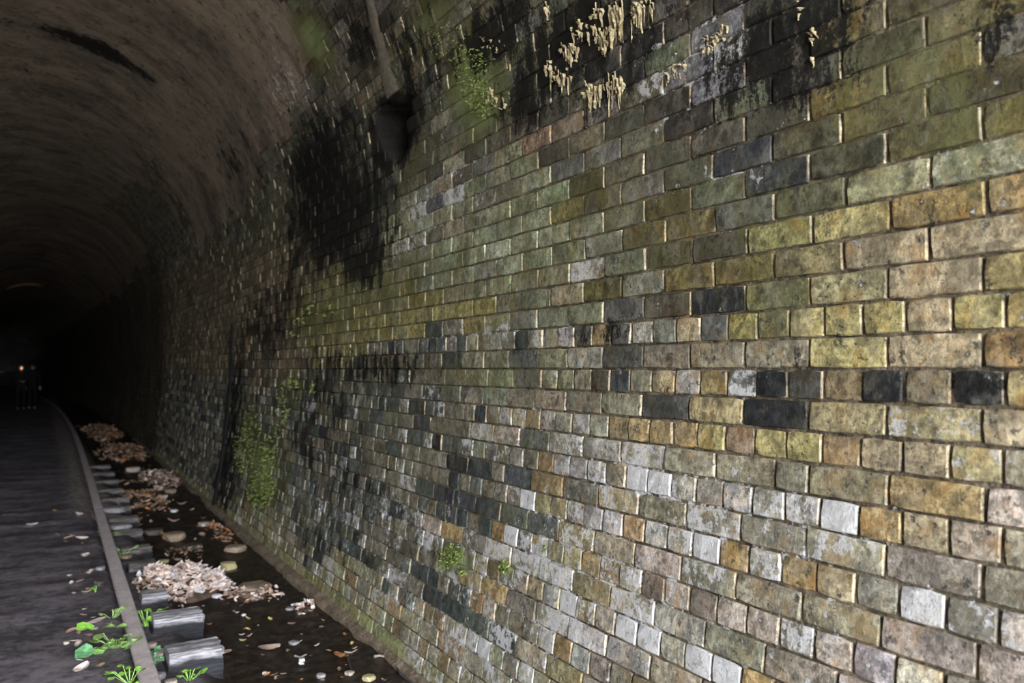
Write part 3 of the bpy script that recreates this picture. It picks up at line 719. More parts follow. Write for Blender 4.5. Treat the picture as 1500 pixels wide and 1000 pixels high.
for i, (y, xe, wy, top, lab, ti) in enumerate(SLE): sleeper(y, xe, wy, top, lab, ti, 40 + i)

# ------------------------------------------------------------------ rail
def rail_mat(name, a, b):
    t = NT(name); n = t.noise(16, 5, .65); n2 = t.noise(70, 4, .7)
    col = t.mix(t.ramp(t.math('ADD', t.math('MULTIPLY', n, .6), t.math('MULTIPLY', n2, .4)), .38, .62), a, b)
    t.bump(n2, .4, .003); return t.done(col, .6, .4)
M_RAIL = rail_mat('dusty_rail', (.60, .52, .54), (.82, .73, .75)); M_RUST = rail_mat('rusty_iron', (.09, .06, .05), (.17, .12, .10))
RP = [(-.045, .0), (.045, .0), (.045, .012), (.010, .022), (.010, .085), (.037, .098), (.037, .118), (.030, .126), (-.030, .126), (-.037, .118), (-.037, .098), (-.010, .085), (-.010, .022), (-.045, .012)]
RP = [(a * 1.12, b) for a, b in RP]
def rail_x(y): return float(np.interp(y, [0, 3.6, 6.5, 11.5, 40], [.66, .692, .718, .755, .76])) - 0.0
def rail(y0, y1, label):
    V = []; yy = list(np.arange(y0, y1, .4)) + [y1]
    for y in yy:
        for a, b in RP: V.append((cx(y) + rail_x(y) + a, y, .045 + b))
    n = len(RP); Fq = [(k * n + i, k * n + (i + 1) % n, (k + 1) * n + (i + 1) % n, (k + 1) * n + i) for k in range(len(yy) - 1) for i in range(n)] + [tuple(range(n)), tuple((len(yy) - 1) * n + i for i in reversed(range(n)))]
    Fq = [f[::-1] for f in Fq]
    t = empty('rail', (0, 0, 0)); tag(t, label, 'rail', 'rail lengths of the track')
    mesh_obj('rail_bar', V, Fq, M_RAIL, t)
    return t
YJ = 9.35
r1 = rail(.4, YJ - .006, 'dusty pinkish grey steel rail running along the near track bed')
r2 = rail(YJ + .006, 70, 'farther rail length beyond the joint, fading into the dark')
for sx in (-1, 1):
    g = Geo(); x = rail_x(YJ) + cx(YJ) + sx * .028
    bxv = [(x + a * .018, YJ + b * .26, .072 + c) for a in (-1, 1) for b in (-1, 1) for c in (0, .055)]
    g.add(bxv, [(0, 1, 3, 2), (4, 6, 7, 5), (0, 4, 5, 1), (2, 3, 7, 6), (0, 2, 6, 4), (1, 5, 7, 3)])
    fp = g.obj('fishplate', M_RUST, r1)
    for b in (-.18, -.07, .07, .18):
        gb = Geo(); hv = [(x + sx * (.018 + .016 * e), YJ + b + .017 * math.cos(q * PI / 3), .10 + .017 * math.sin(q * PI / 3)) for e in (0, 1) for q in range(6)]
        gb.add(hv, [tuple(range(6)), tuple(range(11, 5, -1))] + [(q, (q + 1) % 6, 6 + (q + 1) % 6, 6 + q) for q in range(6)])
        gb.obj('bolt', M_RUST, fp)

# ------------------------------------------------------------------ stones
def stone_geo(rx, ry, rz, seed, cuts=2):
    bm = bmesh.new(); bmesh.ops.create_icosphere(bm, subdivisions=cuts, radius=1.0)
    for v in bm.verts:
        n = v.co.normalized(); k = 1 + .28 * mnoise.noise(n * 1.6 + Vector((seed, 0, 0))) + .10 * mnoise.noise(n * 4 + Vector((0, seed, 0)))
        q = Vector((max(-.78, min(.78, n.x * k)), max(-.8, min(.8, n.y * k)), max(-.6, min(.62, n.z * k))))
        v.co = Vector((q.x * rx, q.y * ry, q.z * rz))
    me = bpy.data.meshes.new('stone'); bm.to_mesh(me); bm.free(); return me
ST = {'brown': simple_mat('brown_stone', (.20, .15, .11), (.36, .28, .21), 14, .75, .5, .008), 'buff': simple_mat('buff_stone', (.34, .28, .24), (.56, .48, .42), 14, .8, .5, .008), 'grey': simple_mat('grey_stone', (.20, .19, .20), (.36, .34, .36), 14, .75, .5, .008), 'dark': simple_mat('dark_stone', (.05, .045, .04), (.12, .10, .09), 14, .6, .5, .008), 'white': simple_mat('white_pebble', (.55, .54, .58), (.80, .80, .84), 20, .6, .2, .004), 'yellow': simple_mat('yellow_stone', (.36, .31, .16), (.52, .45, .26), 14, .75, .5, .008)}
def stone(px, py, wpx, hpx, kind, label, h=None, seed=None, flat=.55, group='loose stones by the track'):
    base = on_ground(px, py, .04 if h is None else h)
    for _ in range(3): base = on_ground(px, py, floor_h(base.x - cx(base.y), base.y) + .01)
    depth = (base - CAM).dot(cF); w = wpx * depth / F_PX / 2
    me = stone_geo(w * 1.1, w * 1.0, w * flat * max(.6, hpx / wpx * 1.6), (seed or px * .37 + py * .11) % 50); me.materials.append(ST[kind])
    o = bpy.data.objects.new('stone', me); link(o); zc = -min(v.co.z for v in me.vertices)
    o.location = (base.x, base.y, floor_h(base.x - cx(base.y), base.y) + zc * .72); o.rotation_euler = (0, 0, (px * 7 + py) % 6)
    return tag(o, label, 'stone', group)
STONES = [(255, 788, 34, 22, 'brown', 'tan angular stone in the mud above the leaf heap'), (240, 960, 34, 24, 'buff', 'buff stone wedged between the two nearest sleeper ends and rail'), (222, 945, 18, 14, 'buff', 'small buff stone between rail and second sleeper'), (232, 990, 22, 16, 'grey', 'grey stone beside the rail at the bottom edge'), (250, 998, 20, 12, 'buff', 'small pale stone at the bottom edge right of the rail'), (334, 832, 24, 24, 'yellow', 'yellowish mossy stone at the right end of the leaf heap'), (345, 805, 32, 18, 'brown', 'brown stone resting near the footing ledge'), (372, 862, 54, 20, 'brown', 'long flat brown stone under the small leaf heap by the wall'), (318, 872, 15, 9, 'white', 'pale grey pebble just right of the leaf heap'), (165, 747, 38, 12, 'grey', 'flat grey stone slab beside the rail, farther one'), (175, 772, 36, 14, 'grey', 'flat grey stone slab beside the rail, nearer one'), (240, 822, 16, 10, 'yellow', 'small yellow stone behind the leaf heap'), (225, 780, 30, 16, 'dark', 'dark stone left of the tan angular stone'), (195, 690, 24, 14, 'buff', 'buff leaf-dusted lump in the drain, farther left'), (240, 698, 22, 12, 'buff', 'buff lump in the drain close to the far wall foot'), (250, 720, 16, 12, 'brown', 'round brown stone far along the drain'), (238, 728, 16, 10, 'buff', 'round pinkish stone far along the drain'), (222, 718, 12, 8, 'brown', 'small brown stone between the far drain lumps'), (255, 748, 11, 8, 'white', 'pale bluish pebble in the mud'), (300, 768, 22, 12, 'buff', 'pinkish clod near the footing ledge'), (185, 815, 16, 10, 'brown', 'brown stone beside the rail with small weeds'), (150, 773, 14, 9, 'grey', 'small grey stone touching the rail'), (282, 800, 30, 12, 'dark', 'dark broken stone behind the leaf heap'), (470, 988, 15, 10, 'grey', 'lilac grey pebble in the mud at the bottom'), (512, 984, 14, 9, 'buff', 'pinkish pebble in the mud at the bottom'), (430, 940, 16, 8, 'grey', 'flat greyish pebble in the middle of the mud'), (442, 965, 10, 8, 'white', 'bright white pebble in the mud'), (388, 984, 8, 7, 'white', 'tiny white pebble near the bottom edge, left in the mud'), (357, 899, 7, 6, 'white', 'tiny white pebble right of the second sleeper'), (425, 890, 14, 7, 'grey', 'flat lilac pebble in the mud near the wall'), (540, 992, 20, 14, 'yellow', 'yellow angular stone at the bottom edge'), (147, 832, 14, 10, 'grey', 'grey stone left of the rail, upper'), (145, 855, 14, 16, 'dark', 'dark grey stone against the left side of the rail'), (97, 940, 9, 8, 'buff', 'small pinkish pebble on the dark bed left of the rail')]
for i, (px, py, w, h, kd, lab) in enumerate(STONES): stone(px, py, w, h, kd, lab, seed=i * 1.7 + 1)

# ------------------------------------------------------------------ leaves
LEAFM = {'pale': simple_mat('dry_leaf_pale', (.58, .46, .41), (.86, .74, .69), 30, .7, .2, .003), 'pink': simple_mat('dry_leaf_pink', (.36, .24, .19), (.52, .37, .31), 30, .7, .2, .003), 'rust': simple_mat('dry_leaf_rust', (.30, .13, .05), (.48, .24, .10), 30, .7, .2, .003), 'yellow': simple_mat('dry_leaf_yellow', (.44, .36, .14), (.60, .50, .22), 30, .7, .2, .003), 'brown': simple_mat('dry_leaf_brown', (.13, .085, .055), (.26, .18, .12), 30, .7, .2, .003), 'white': simple_mat('bleached_leaf', (.60, .58, .60), (.82, .80, .82), 30, .6, .2, .003)}
def leaf_shape(L, W, curl, r, thick=.0012):
    V = []; n = 5
    for i in range(n + 1):
        t = i / n; w = W * math.sin(PI * min(1, t * .93 + .05)) ** .8 / 2; x = (t - .5) * L; z = curl * (t - .5) ** 2 * L * 2
        wv = r.uniform(-.2, .2) * W
        V += [(x, -w, z + abs(w) * .5 + wv * .15), (x, 0, z), (x, w, z + abs(w) * .6 - wv * .15)]
    Fq = [(3 * i + a, 3 * i + 3 + a, 3 * i + 4 + a, 3 * i + 1 + a) for i in range(n) for a in range(2)]
    b = len(V); V2 = V + [(x, y, z - thick) for x, y, z in V]
    F2 = Fq + [tuple(i + b for i in reversed(f)) for f in Fq]
    return V2, F2
def place(V, M): return [M @ Vector(v) for v in V]
rl = random.Random(5)
leaf_lib = {}
for kd in LEAFM:
    leaf_lib[kd] = []
    for q in range(3):
        V, Fq = leaf_shape(1.0, rl.uniform(.4, .6), rl.uniform(.1, .5), rl, .012)
        me = bpy.data.meshes.new('leaf'); me.from_pydata(V, [], Fq); me.materials.append(LEAFM[kd]); leaf_lib[kd].append(me)
def leaf(px, py, size, kd, label, group):
    p = on_ground(px, py, .03)
    for _ in range(3): p = on_ground(px, py, floor_h(p.x - cx(p.y), p.y) + .004)
    o = bpy.data.objects.new('dry_leaf', rl.choice(leaf_lib[kd])); link(o)
    o.scale = (size,) * 3; o.location = (p.x, p.y, floor_h(p.x - cx(p.y), p.y) + .004 + size * .03); o.rotation_euler = (rl.uniform(-.25, .25), rl.uniform(-.25, .25), rl.uniform(0, 6.28))
    tag(o, label, 'leaf', group); return o
# leaves that stand out one by one
LONE = [(225, 880, .11, 'pink', 'pink folded leaf just left of the third sleeper end'), (47, 769, .16, 'pale', 'single pale leaf lying on the dark bed left of the rail'), (498, 963, .13, 'rust', 'orange brown leaf strip in the mud near the bottom'), (395, 952, .17, 'pink', 'long pinkish leaf on the mud right of the nearest sleeper'), (355, 939, .05, 'yellow', 'small yellow leaf on the mud right of the nearest sleepers'), (396, 908, .05, 'yellow', 'tiny yellow leaf in the middle of the mud'), (306, 915, .05, 'rust', 'rust coloured leaf at the second sleeper end'), (330, 957, .08, 'pink', 'pinkish leaf by the nearest sleeper end'), (120, 790, .10, 'pale', 'pale curled leaf left of the rail, farthest of the row'), (125, 815, .10, 'pale', 'pale curled leaf close to the rail, second of the row'), (132, 840, .10, 'pale', 'pale leaf close to the rail, third of the row'), (142, 912, .14, 'pale', 'big pale curled leaf left of the rail above the plant'), (130, 932, .09, 'pink', 'pink leaf left of the rail just above the plant'), (115, 945, .09, 'pale', 'pale leaf left of the leafy plant'), (105, 925, .08, 'pink', 'pink leaf on the dark bed left of the plant'), (118, 982, .10, 'pale', 'thin pale leaf on the bed at the bottom left'), (115, 755, .13, 'pale', 'pale leaf beside the rail on the left, far'), (100, 788, .07, 'pink', 'pinkish leaf on the bed left of the rail row'), (80, 748, .06, 'rust', 'small reddish leaf on the dark bed'), (108, 870, .07, 'pale', 'small pale leaf left of the rail, middle')]
for px, py, sz, kd, lab in LONE: leaf(px, py, sz, kd, lab, 'single dry leaves on the tunnel floor')
for i in range(60):
    px = rl.uniform(330, 590); py = rl.uniform(870, 998)
    if px > 60 + (py - 540) * 1.16: continue
    leaf(px, py, rl.uniform(.018, .05), rl.choice(['rust', 'brown', 'pink', 'brown', 'yellow', 'white']), 'tiny leaf scrap scattered on the wet mud of the drain', 'leaf scraps on the wet mud')
for i in range(46):
    py = rl.uniform(660, 800); px = 60 + (py - 540) * rl.uniform(.62, 1.12)
    leaf(px, py, rl.uniform(.05, .12), rl.choice(['pale', 'pink', 'brown', 'rust', 'brown', 'pink']), 'dry leaf among the litter of the far drain', 'dry leaves in the far drain')
for i in range(26):
    py = rl.uniform(770, 990); px = 60 + (py - 540) * rl.uniform(.10, .28)
    leaf(px, py, rl.uniform(.03, .07), rl.choice(['pale', 'pink', 'brown', 'brown']), 'small dry leaf on the dark bed left of the rail', 'small leaves left of the rail')
def heap(name, cpx, cpy, wx, wy, hz, count, label, kinds, size):
    c = on_ground(cpx, cpy, .06); g = {}
    root = empty(name, (c.x, c.y, 0)); tag(root, label, 'leaf litter', None, 'stuff')
    # lumpy core
    V = []; n = 16
    for i in range(n + 1):
        for j in range(n + 1):
            x = (i / n - .5) * 2; y = (j / n - .5) * 2; r = math.hypot(x, y)
            z = hz * max(0, 1 - r * r) ** .8 * (1 + .5 * mnoise.noise(Vector((x * 3 + cpx, y * 3, 0)))) - .03
            x = min(x, (1.84 + cx(c.y + y * wy * .8) - c.x) / wx / .8); x = max(x, (.84 + cx(c.y + y * wy * .8) - c.x) / wx / .8)
            V.append((x * wx * .8, y * wy * .8, floor_h(c.x + x * wx * .8 - cx(c.y), c.y + y * wy * .8) + z))
    core = mesh_obj('litter_core', V, [(i * (n + 1) + j, i * (n + 1) + j + 1, (i + 1) * (n + 1) + j + 1, (i + 1) * (n + 1) + j) for i in range(n) for j in range(n)], simple_mat('litter_earth', (.05, .035, .025), (.14, .10, .07), 25), root, True)
    core['kind'] = 'stuff'
    for kd in kinds: g[kd] = Geo()
    for i in range(count):
        a = rl.uniform(0, 6.28); r = math.sqrt(rl.random()) * (.88 + .45 * mnoise.noise(Vector((math.cos(a) * 1.5 + cpx, math.sin(a) * 1.5, 2)))) * (1.35 if rl.random() < .15 else 1); x, y = r * math.cos(a), r * math.sin(a)
        wy_ = c.y + y * wy; wx_ = c.x + x * wx - cx(wy_)
        if wx_ > 1.83 or abs(wx_ - rail_x(wy_)) < .10: continue
        z = hz * max(0, 1 - r * r) ** .8 * (1 + .5 * mnoise.noise(Vector((x * 3 + cpx, y * 3, 0)))) + floor_h(c.x + x * wx - cx(c.y), c.y + y * wy) - .02
        V, Fq = leaf_shape(rl.uniform(.6, 1.3) * size, rl.uniform(.3, .6) * size, rl.uniform(-.2, .7), rl)
        M = Matrix.Translation((x * wx, y * wy, z + rl.uniform(0, .015))) @ Matrix.Rotation(rl.uniform(0, 6.28), 4, 'Z') @ Matrix.Rotation(rl.uniform(-.6, .6), 4, 'X') @ Matrix.Rotation(rl.uniform(-.6, .6), 4, 'Y')
        g[rl.choice(kinds)].add(place(V, M), Fq)
    for kd in dict.fromkeys(kinds):
        o = g[kd].obj('leaf_litter', LEAFM[kd], root); o['kind'] = 'stuff'
    return root
heap('leaf_heap', 272, 852, .33, .42, .15, 800, 'large heap of pale dry leaves on the sleepers beside the rail', ['pale', 'pale', 'pink', 'pale', 'pale', 'white'], .07)
heap('leaf_heap', 215, 868, .20, .26, .05, 130, 'thin spread of dry leaves between rail and leaf heap', ['pale', 'pink', 'brown'], .06)
heap('leaf_heap', 372, 860, .20, .22, .05, 90, 'small mound of pinkish leaves beside the wall', ['pink', 'pale', 'brown'], .06)
heap('leaf_heap', 448, 878, .10, .14, .04, 40, 'little clump of bleached leaves at the foot of the wall', ['white', 'pink', 'pale'], .05)
heap('leaf_heap', 150, 632, .45, 3.4, .08, 260, 'dim brown litter bank at the dark end of the drain', ['pink', 'brown', 'brown', 'rust'], .13)
heap('leaf_heap', 205, 728, .30, 1.1, .04, 170, 'brown litter strip between sleeper ends and far drain', ['pink', 'brown', 'brown', 'rust'], .08)
heap('leaf_heap', 235, 700, .34, 1.2, .06, 220, 'distant bank of leaf litter in the drain near the wall foot', ['pale', 'pink', 'brown', 'brown'], .09)
heap('leaf_heap', 180, 660, .45, 2.2, .06, 260, 'brown leaf litter bank deep in the tunnel drain', ['pink', 'brown', 'brown', 'rust'], .11)
heap('leaf_heap', 320, 770, .10, .5, .05, 80, 'string of dry leaves along the footing ledge', ['pink', 'rust', 'brown'], .05)
heap('leaf_heap', 270, 800, .2, .3, .03, 60, 'loose brown litter behind the big leaf heap', ['pink', 'brown', 'brown'], .05)

# twigs
M_TWIG = simple_mat('grey_twig', (.20, .16, .14), (.40, .33, .30), 30, .7); M_TWIGD = simple_mat('black_twig', (.03, .03, .04), (.10, .09, .10), 30, .5)
def twig(pts, rad, mat, label):
    P = [on_ground(a, b, .03) for a, b in pts]
    P = [Vector((p.x, p.y, floor_h(p.x - cx(p.y), p.y) + rad * .9)) for p in P]; V = []; n = 6
    for i, p in enumerate(P):
        d = (P[min(i + 1, len(P) - 1)] - P[max(i - 1, 0)]).normalized(); u = d.cross(Vector((0, 0, 1))).normalized(); w = u.cross(d); rr = rad * (1 - .5 * i / (len(P) - 1))
        V += [p + (u * math.cos(q * PI / 3) + w * math.sin(q * PI / 3)) * rr for q in range(6)]
    Fq = [(6 * i + q, 6 * i + (q + 1) % 6, 6 * i + 6 + (q + 1) % 6, 6 * i + 6 + q) for i in range(len(P) - 1) for q in range(6)] + [tuple(reversed(range(6))), tuple(6 * (len(P) - 1) + q for q in range(6))]
    return tag(mesh_obj('twig', V, Fq, mat), label, 'twig')
twig([(508, 955), (511, 966), (515, 978)], .008, M_TWIGD, 'short black twig lying in the mud near the bottom edge')
twig([(505, 949), (515, 950), (523, 947)], .006, M_TWIG, 'thin pale twig lying across the mud')
twig([(578, 965), (586, 980), (600, 990), (612, 998)], .009, M_TWIGD, 'dark twig against the foot of the wall, lower right of the mud')
twig([(548, 959), (556, 957), (568, 958)], .008, M_TWIG, 'pinkish stick near the foot of the wall')
twig([(196, 845), (203, 836), (210, 831)], .006, M_TWIG, 'curved pale stalk leaning by the leaf heap and rail')
twig([(432, 950), (440, 951), (449, 948)], .007, M_TWIG, 'pinkish stick in the middle of the mud')

# ------------------------------------------------------------------ small plants
def green_mat(name, a, b):
    t = NT(name); n = t.noise(60, 4); t.bump(n, .2, .003)
    m = t.done(t.mix(t.ramp(n, .4, .6), a, b), .5, .4); t.b.inputs['Subsurface Weight'].default_value = 0.0; return m
M_G1 = green_mat('lime_leaf', (.22, .50, .05), (.36, .68, .12)); M_G2 = green_mat('sea_green_leaf', (.12, .34, .16), (.22, .48, .24)); M_G3 = green_mat('mint_leaf', (.30, .52, .14), (.46, .68, .26))
def round_leaf(L, W, r):
    V = [(0, 0, 0)]; n = 9
    for i in range(n):
        a = -2.5 + 5.0 * i / (n - 1); k = 1 + .12 * math.sin(i * 2.4)
        V.append((L * .5 + L * .5 * math.cos(a) * k, W * .5 * math.sin(a) * k, .12 * L * math.cos(a * 1.4)))
    V.append((L * .5, 0, -.05 * L)); c = len(V) - 1
    Fq = [(c, i, i + 1) for i in range(0, n)] + [(c, n, 0)]
    b = len(V); V2 = V + [(x, y, z - .0012) for x, y, z in V]; return V2, Fq + [tuple(j + b for j in reversed(f)) for f in Fq]
def plant(px, py, h, spread, n, size, mat, label, big=None):
    p = on_ground(px, py, .09)
    for _ in range(3): p = on_ground(px, py, floor_h(p.x - cx(p.y), p.y))
    z0 = floor_h(p.x - cx(p.y), p.y); root = empty('small_plant', (p.x, p.y, z0)); tag(root, label, 'plant', 'weeds along the rail')
    for i in range(n):
        a = rl.uniform(0, 6.28); r = spread * math.sqrt(rl.random()); z = h * rl.uniform(.35, 1); V, Fq = round_leaf(size * rl.uniform(.7, 1.25), size * rl.uniform(.7, 1.1), rl)
        M = Matrix.Translation((r * math.cos(a), r * math.sin(a), z)) @ Matrix.Rotation(a, 4, 'Z') @ Matrix.Rotation(rl.uniform(-.2, .5), 4, 'Y') @ Matrix.Rotation(rl.uniform(-.3, .3), 4, 'X')
        lf = mesh_obj('leaf', place(V, M), Fq, mat, root)
        tip = M @ Vector((0, 0, 0)); s = .0016
        mesh_obj('stalk', [(-s, 0, -.01), (s, 0, -.01), (0, s, -.01), tip + Vector((-s, 0, 0)), tip + Vector((s, 0, 0)), tip + Vector((0, s, 0))], [(0, 1, 4, 3), (1, 2, 5, 4), (2, 0, 3, 5)], mat, lf)
    if big:
        for (dx, dy, zz, sz, mt, tilt) in big:
            V, Fq = round_leaf(sz, sz * .9, rl); M = Matrix.Translation((dx, dy, zz)) @ Matrix.Rotation(-1.9, 4, 'Z') @ Matrix.Rotation(tilt, 4, 'Y')
            mesh_obj('leaf', place(V, M), Fq, mt, root)
    return root
plant(170, 948, .07, .12, 22, .058, M_G3, 'leafy green plant with one large bright leaf left of the rail', [(-.13, .03, .11, .10, M_G1, -.5), (-.14, -.05, .06, .10, M_G2, .6), (-.02, .10, .10, .08, M_G3, .1), (.04, .08, .1, .07, M_G3, .2)])
plant(214, 917, .09, .085, 14, .048, M_G1, 'bright lime weed between the rail and the second sleeper')
plant(226, 972, .08, .055, 11, .035, M_G2, 'sea green weed between the rail and the nearest sleeper')
plant(190, 1000, .07, .09, 12, .035, M_G1, 'lime weed at the bottom edge left of the rail')
plant(277, 996, .05, .07, 10, .028, M_G1, 'small lime weed at the bottom edge by the nearest sleeper')
plant(165, 905, .06, .06, 9, .03, M_G3, 'faint small weed at the left foot of the rail')
plant(177, 815, .06, .10, 14, .04, M_G3, 'pale weed right of the rail near the brown stone')
plant(140, 867, .04, .02, 3, .035, M_G1, 'single tiny lime sprout left of the rail')
plant(158, 785, .05, .09, 8, .035, M_G3, 'small pale weed right of the rail beyond the leaf heap')

# ------------------------------------------------------------------ moss and ferns growing on the wall
M_MOSS = green_mat('fern_moss', (.14, .19, .045), (.30, .36, .11))
def wall_moss(blobs, label, size):
    g = Geo()
    y0, s0 = on_wall(blobs[0][0], blobs[0][1])
    for px, py, rx, ry, n in blobs:
        for i in range(n):
            a = rl.uniform(0, 6.28); r = math.sqrt(rl.random()); y, s = on_wall(px + rx * r * math.cos(a), py + ry * r * math.sin(a))
            if s < .06: continue
            P = lin(y, s, rl.uniform(.002, .02)); _, _, nX, nZ = prof(s)
            V, Fq = leaf_shape(size * rl.uniform(.6, 1.3), size * rl.uniform(.4, .8), .3, rl, .0006)
            M = Matrix.Translation(P) @ Matrix.Rotation(rl.uniform(-1.0, .3), 4, 'Y') @ Matrix.Rotation(PI + rl.uniform(-.9, .9), 4, 'Z') @ Matrix.Rotation(rl.uniform(-.5, .5), 4, 'X') @ Matrix.Translation((size * .4, 0, 0))
            g.add(place(V, M), Fq)
    o = g.obj('wall_moss', M_MOSS)
    return tag(o, label, 'moss', 'moss and fern patches on the wall', 'stuff')
wall_moss([(385, 715, 20, 30, 230), (360, 660, 16, 34, 130), (395, 665, 14, 26, 100), (372, 625, 14, 30, 50)], 'yellow green fern and moss patch low on the wall', .032)
wall_moss([(428, 562, 14, 10, 30), (418, 598, 10, 26, 40), (412, 632, 6, 10, 14), (463, 568, 4, 6, 6)], 'sparse trailing moss tufts above the bigger fern patch', .035)
wall_moss([(455, 460, 14, 16, 14), (440, 480, 12, 14, 8), (485, 455, 20, 10, 10)], 'scattered yellow moss tufts high on the dim wall', .032)
wall_moss([(666, 812, 16, 16, 120), (655, 828, 10, 8, 40), (683, 838, 8, 5, 20)], 'dark green moss tuft on low bricks, larger of two', .018)
wall_moss([(742, 830, 8, 10, 60)], 'dark green moss tuft on low bricks, smaller of two', .016)
wall_moss([(801, 802, 2, 8, 12)], 'thin bright sprig growing from a brick joint', .014)
wall_moss([(695, 105, 26, 34, 200), (708, 150, 20, 24, 220), (660, 60, 30, 30, 80)], 'pale green moss on the vault above the dripping bricks', .013)

# ------------------------------------------------------------------ people far down the tunnel
M_CLOTH = simple_mat('dark_clothing', (.007, .007, .008), (.014, .014, .016), 20, .95); M_SKIN = simple_mat('skin', (.50, .32, .23), (.58, .38, .28), 20, .6, .05); M_SHOE = simple_mat('pale_shoes', (.45, .45, .48), (.6, .6, .62), 20, .6); M_HAIR = simple_mat('dark_hair', (.02, .015, .01), (.05, .04, .03), 40, .7)
def skin_mesh(name, joints, bones, mat, parent, sub=1):
    me = bpy.data.meshes.new(name); me.from_pydata([j[:3] for j in joints], bones, []); o = bpy.data.objects.new(name, me); link(o, parent)
    md = o.modifiers.new('skin', 'SKIN'); md.use_smooth_shade = True
    for i, j in enumerate(joints): me.skin_vertices[0].data[i].radius = (j[3], j[3] if len(j) < 5 else j[4])
    me.skin_vertices[0].data[0].use_root = True
    sb = o.modifiers.new('sub', 'SUBSURF'); sb.levels = sb.render_levels = sub; me.materials.append(mat); return o
def hand(parent, wrist, dirv, upv, mat, curl=.6):
    side = dirv.cross(upv).normalized(); J = [(*wrist, .022)]; B = []
    palm = wrist + dirv * .05; J.append((*palm, .032, .016)); B.append((0, 1))
    for i, (o_, ln) in enumerate(((-.03, .075), (-.01, .085), (.01, .08), (.028, .06))):
        b = palm + side * o_ + dirv * .03; k1 = b + (dirv * math.cos(curl * .5) - upv * math.sin(curl * .5)) * ln * .5; k2 = k1 + (dirv * math.cos(curl * 1.4) - upv * math.sin(curl * 1.4)) * ln * .5
        n = len(J); J += [(*b, .0095), (*k1, .009), (*k2, .008)]; B += [(1, n), (n, n + 1), (n + 1, n + 2)]
    t1 = palm - side * .045 - dirv * .005; t2 = t1 - side * .015 + dirv * .03 - upv * .01; n = len(J); J += [(*t1, .011), (*t2, .009)]; B += [(1, n), (n, n + 1)]
    return skin_mesh('hand', J, B, mat, parent, 1)
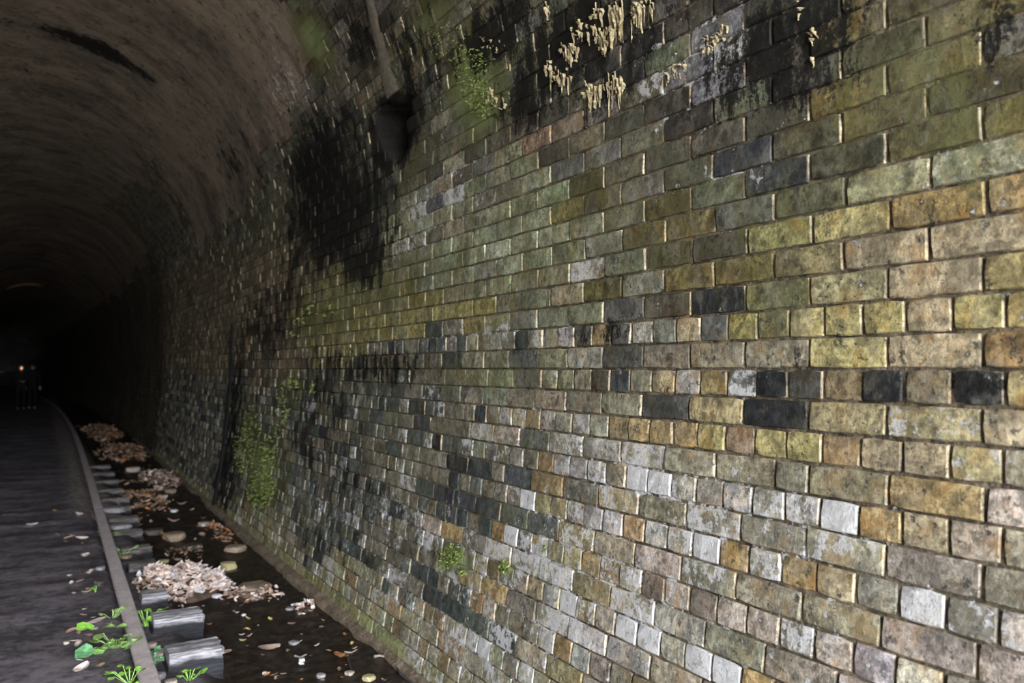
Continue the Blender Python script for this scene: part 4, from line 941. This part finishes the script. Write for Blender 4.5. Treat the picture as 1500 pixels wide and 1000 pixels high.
def person(loc, height, rz, label, pose):
    k = height / 1.72; root = empty('person', loc, rz); root.scale = (k,) * 3; tag(root, label, 'person', 'people far down the tunnel')
    # faces -Y (towards the camera)
    (lh, le, lw), (rh, re, rw), step = pose['l'], pose['r'], pose.get('step', .08)
    J = [(0, 0, .95, .15, .11), (0, 0, 1.15, .14, .10), (0, .01, 1.36, .16, .10), (0, 0, 1.47, .06, .06), (0, -.01, 1.53, .055, .055),
         (.09, 0, .90, .085), (.10, -step, .50, .058), (.105, -step * .3, .10, .042), (-.09, 0, .90, .085), (-.10, step, .50, .058), (-.105, step * 1.3, .10, .042),
         (.18, .01, 1.41, .058), (*le, .042), (*lw, .030), (-.18, .01, 1.41, .058), (*re, .042), (*rw, .030)]
    B = [(0, 1), (1, 2), (2, 3), (3, 4), (0, 5), (5, 6), (6, 7), (0, 8), (8, 9), (9, 10), (2, 11), (11, 12), (12, 13), (2, 14), (14, 15), (15, 16)]
    skin_mesh('body', J, B, M_CLOTH, root, 2)
    # head with face
    bm = bmesh.new(); bmesh.ops.create_uvsphere(bm, u_segments=20, v_segments=14, radius=1)
    for v in bm.verts:
        x, y, z = v.co; w = 1 - .22 * max(0, -z) ** 1.5
        nose = .16 * math.exp(-((x / .16) ** 2 + ((z + .12) / .22) ** 2)) if y < 0 else 0
        eye = -.07 * (math.exp(-(((x - .38) / .17) ** 2 + ((z - .05) / .12) ** 2)) + math.exp(-(((x + .38) / .17) ** 2 + ((z - .05) / .12) ** 2))) if y < 0 else 0
        mouth = -.04 * math.exp(-((x / .3) ** 2 + ((z + .5) / .06) ** 2)) if y < 0 else 0
        v.co = Vector((x * .078 * w, y * .098 * w - (nose + eye + mouth) * .1, z * .118))
    me = bpy.data.meshes.new('head'); bm.to_mesh(me); bm.free(); me.materials.append(M_SKIN); me.polygons.foreach_set('use_smooth', [True] * len(me.polygons))
    hd = bpy.data.objects.new('head', me); link(hd, root); hd.location = (0, -.02, 1.63)
    for sx in (-1, 1):
        me2 = stone_geo(.016, .022, .034, 3, 1); me2.materials.append(M_SKIN); e = bpy.data.objects.new('ear', me2); link(e, hd); e.location = (sx * .078, .01, 0)
    bm = bmesh.new(); bmesh.ops.create_uvsphere(bm, u_segments=16, v_segments=12, radius=1)
    for v in bm.verts:
        x, y, z = v.co; y2 = max(y, -.35 - .35 * max(0, z)); z2 = max(z, -.25); v.co = Vector((x * .085, y2 * .106 + .006, z2 * .124 + .006))
    me = bpy.data.meshes.new('hair'); bm.to_mesh(me); bm.free(); me.materials.append(M_HAIR); h = bpy.data.objects.new('hair', me); link(h, hd)
    for sx, jy in ((.105, -step * .3), (-.105, step * 1.3)):
        skin_mesh('shoe', [(sx, jy + .06, .05, .045), (sx, jy - .06, .045, .048, .038), (sx, jy - .15, .035, .040, .028)], [(0, 1), (1, 2)], M_SHOE, root, 1)
    for wr, el in ((Vector(lw), Vector(le)), (Vector(rw), Vector(re))):
        d = (wr - el).normalized(); up = Vector((0, -1, 0)) if abs(d.y) < .7 else Vector((0, 0, 1))
        up = (up - d * up.dot(d)).normalized(); hand(root, wr, d, up, M_SKIN)
    return root
def far_spot(px, py, h): 
    p = on_ground(px, py, h); return p
pA = far_spot(30, 600, .085); pA.z = .09
pB = far_spot(47, 599, .085); pB.z = .09
person(pA, 1.60, 0.1, 'dark clothed person far down the tunnel whose face is lit warm', {'l': (None, (.25, -.05, 1.14), (.10, -.27, 1.12)), 'r': (None, (-.25, -.05, 1.14), (-.08, -.27, 1.14)), 'step': .02})
person(pB, 1.66, PI - .15, 'dark figure with pale shoes standing beside the warmly lit person', {'l': (None, (.24, .03, 1.13), (.25, -.05, .88)), 'r': (None, (-.24, .03, 1.13), (-.25, -.05, .88)), 'step': .07})
# pocket torch held by the lit person
tr = empty('pocket_torch', (pA.x + .01, pA.y - .36, pA.z + 1.02)); tag(tr, 'small torch held up under the far lit face', 'torch')
def cyl(r0, r1, z0, z1, n=12): return [(r * math.cos(q * 2 * PI / n), r * math.sin(q * 2 * PI / n), z) for r, z in ((r0, z0), (r1, z1)) for q in range(n)], [(q, (q + 1) % n, n + (q + 1) % n, n + q) for q in range(n)] + [tuple(reversed(range(n)))]
v, f = cyl(.014, .016, 0, .10); mesh_obj('torch_body', v, f, M_CLOTH, tr)
v, f = cyl(.016, .022, .10, .125); mesh_obj('torch_head', v, f, M_CLOTH, tr)
te = NT('torch_glow'); te.done((.9, .6, .4)); te.b.inputs['Emission Color'].default_value = (1, .72, .45, 1); te.b.inputs['Emission Strength'].default_value = 1.0
v, f = cyl(.020, .020, .118, .122); mesh_obj('torch_lens', v, f + [tuple(range(12, 24))], te.m, tr)
sp = bpy.data.lights.new('torch_beam', 'SPOT'); sp.energy = .7; sp.color = (1, .62, .38); sp.spot_size = math.radians(17); sp.shadow_soft_size = .02
so = bpy.data.objects.new('torch_beam', sp); link(so, tr); so.location = (0, -.0, .13); so.rotation_euler = (math.radians(180 - 30), 0, 0)
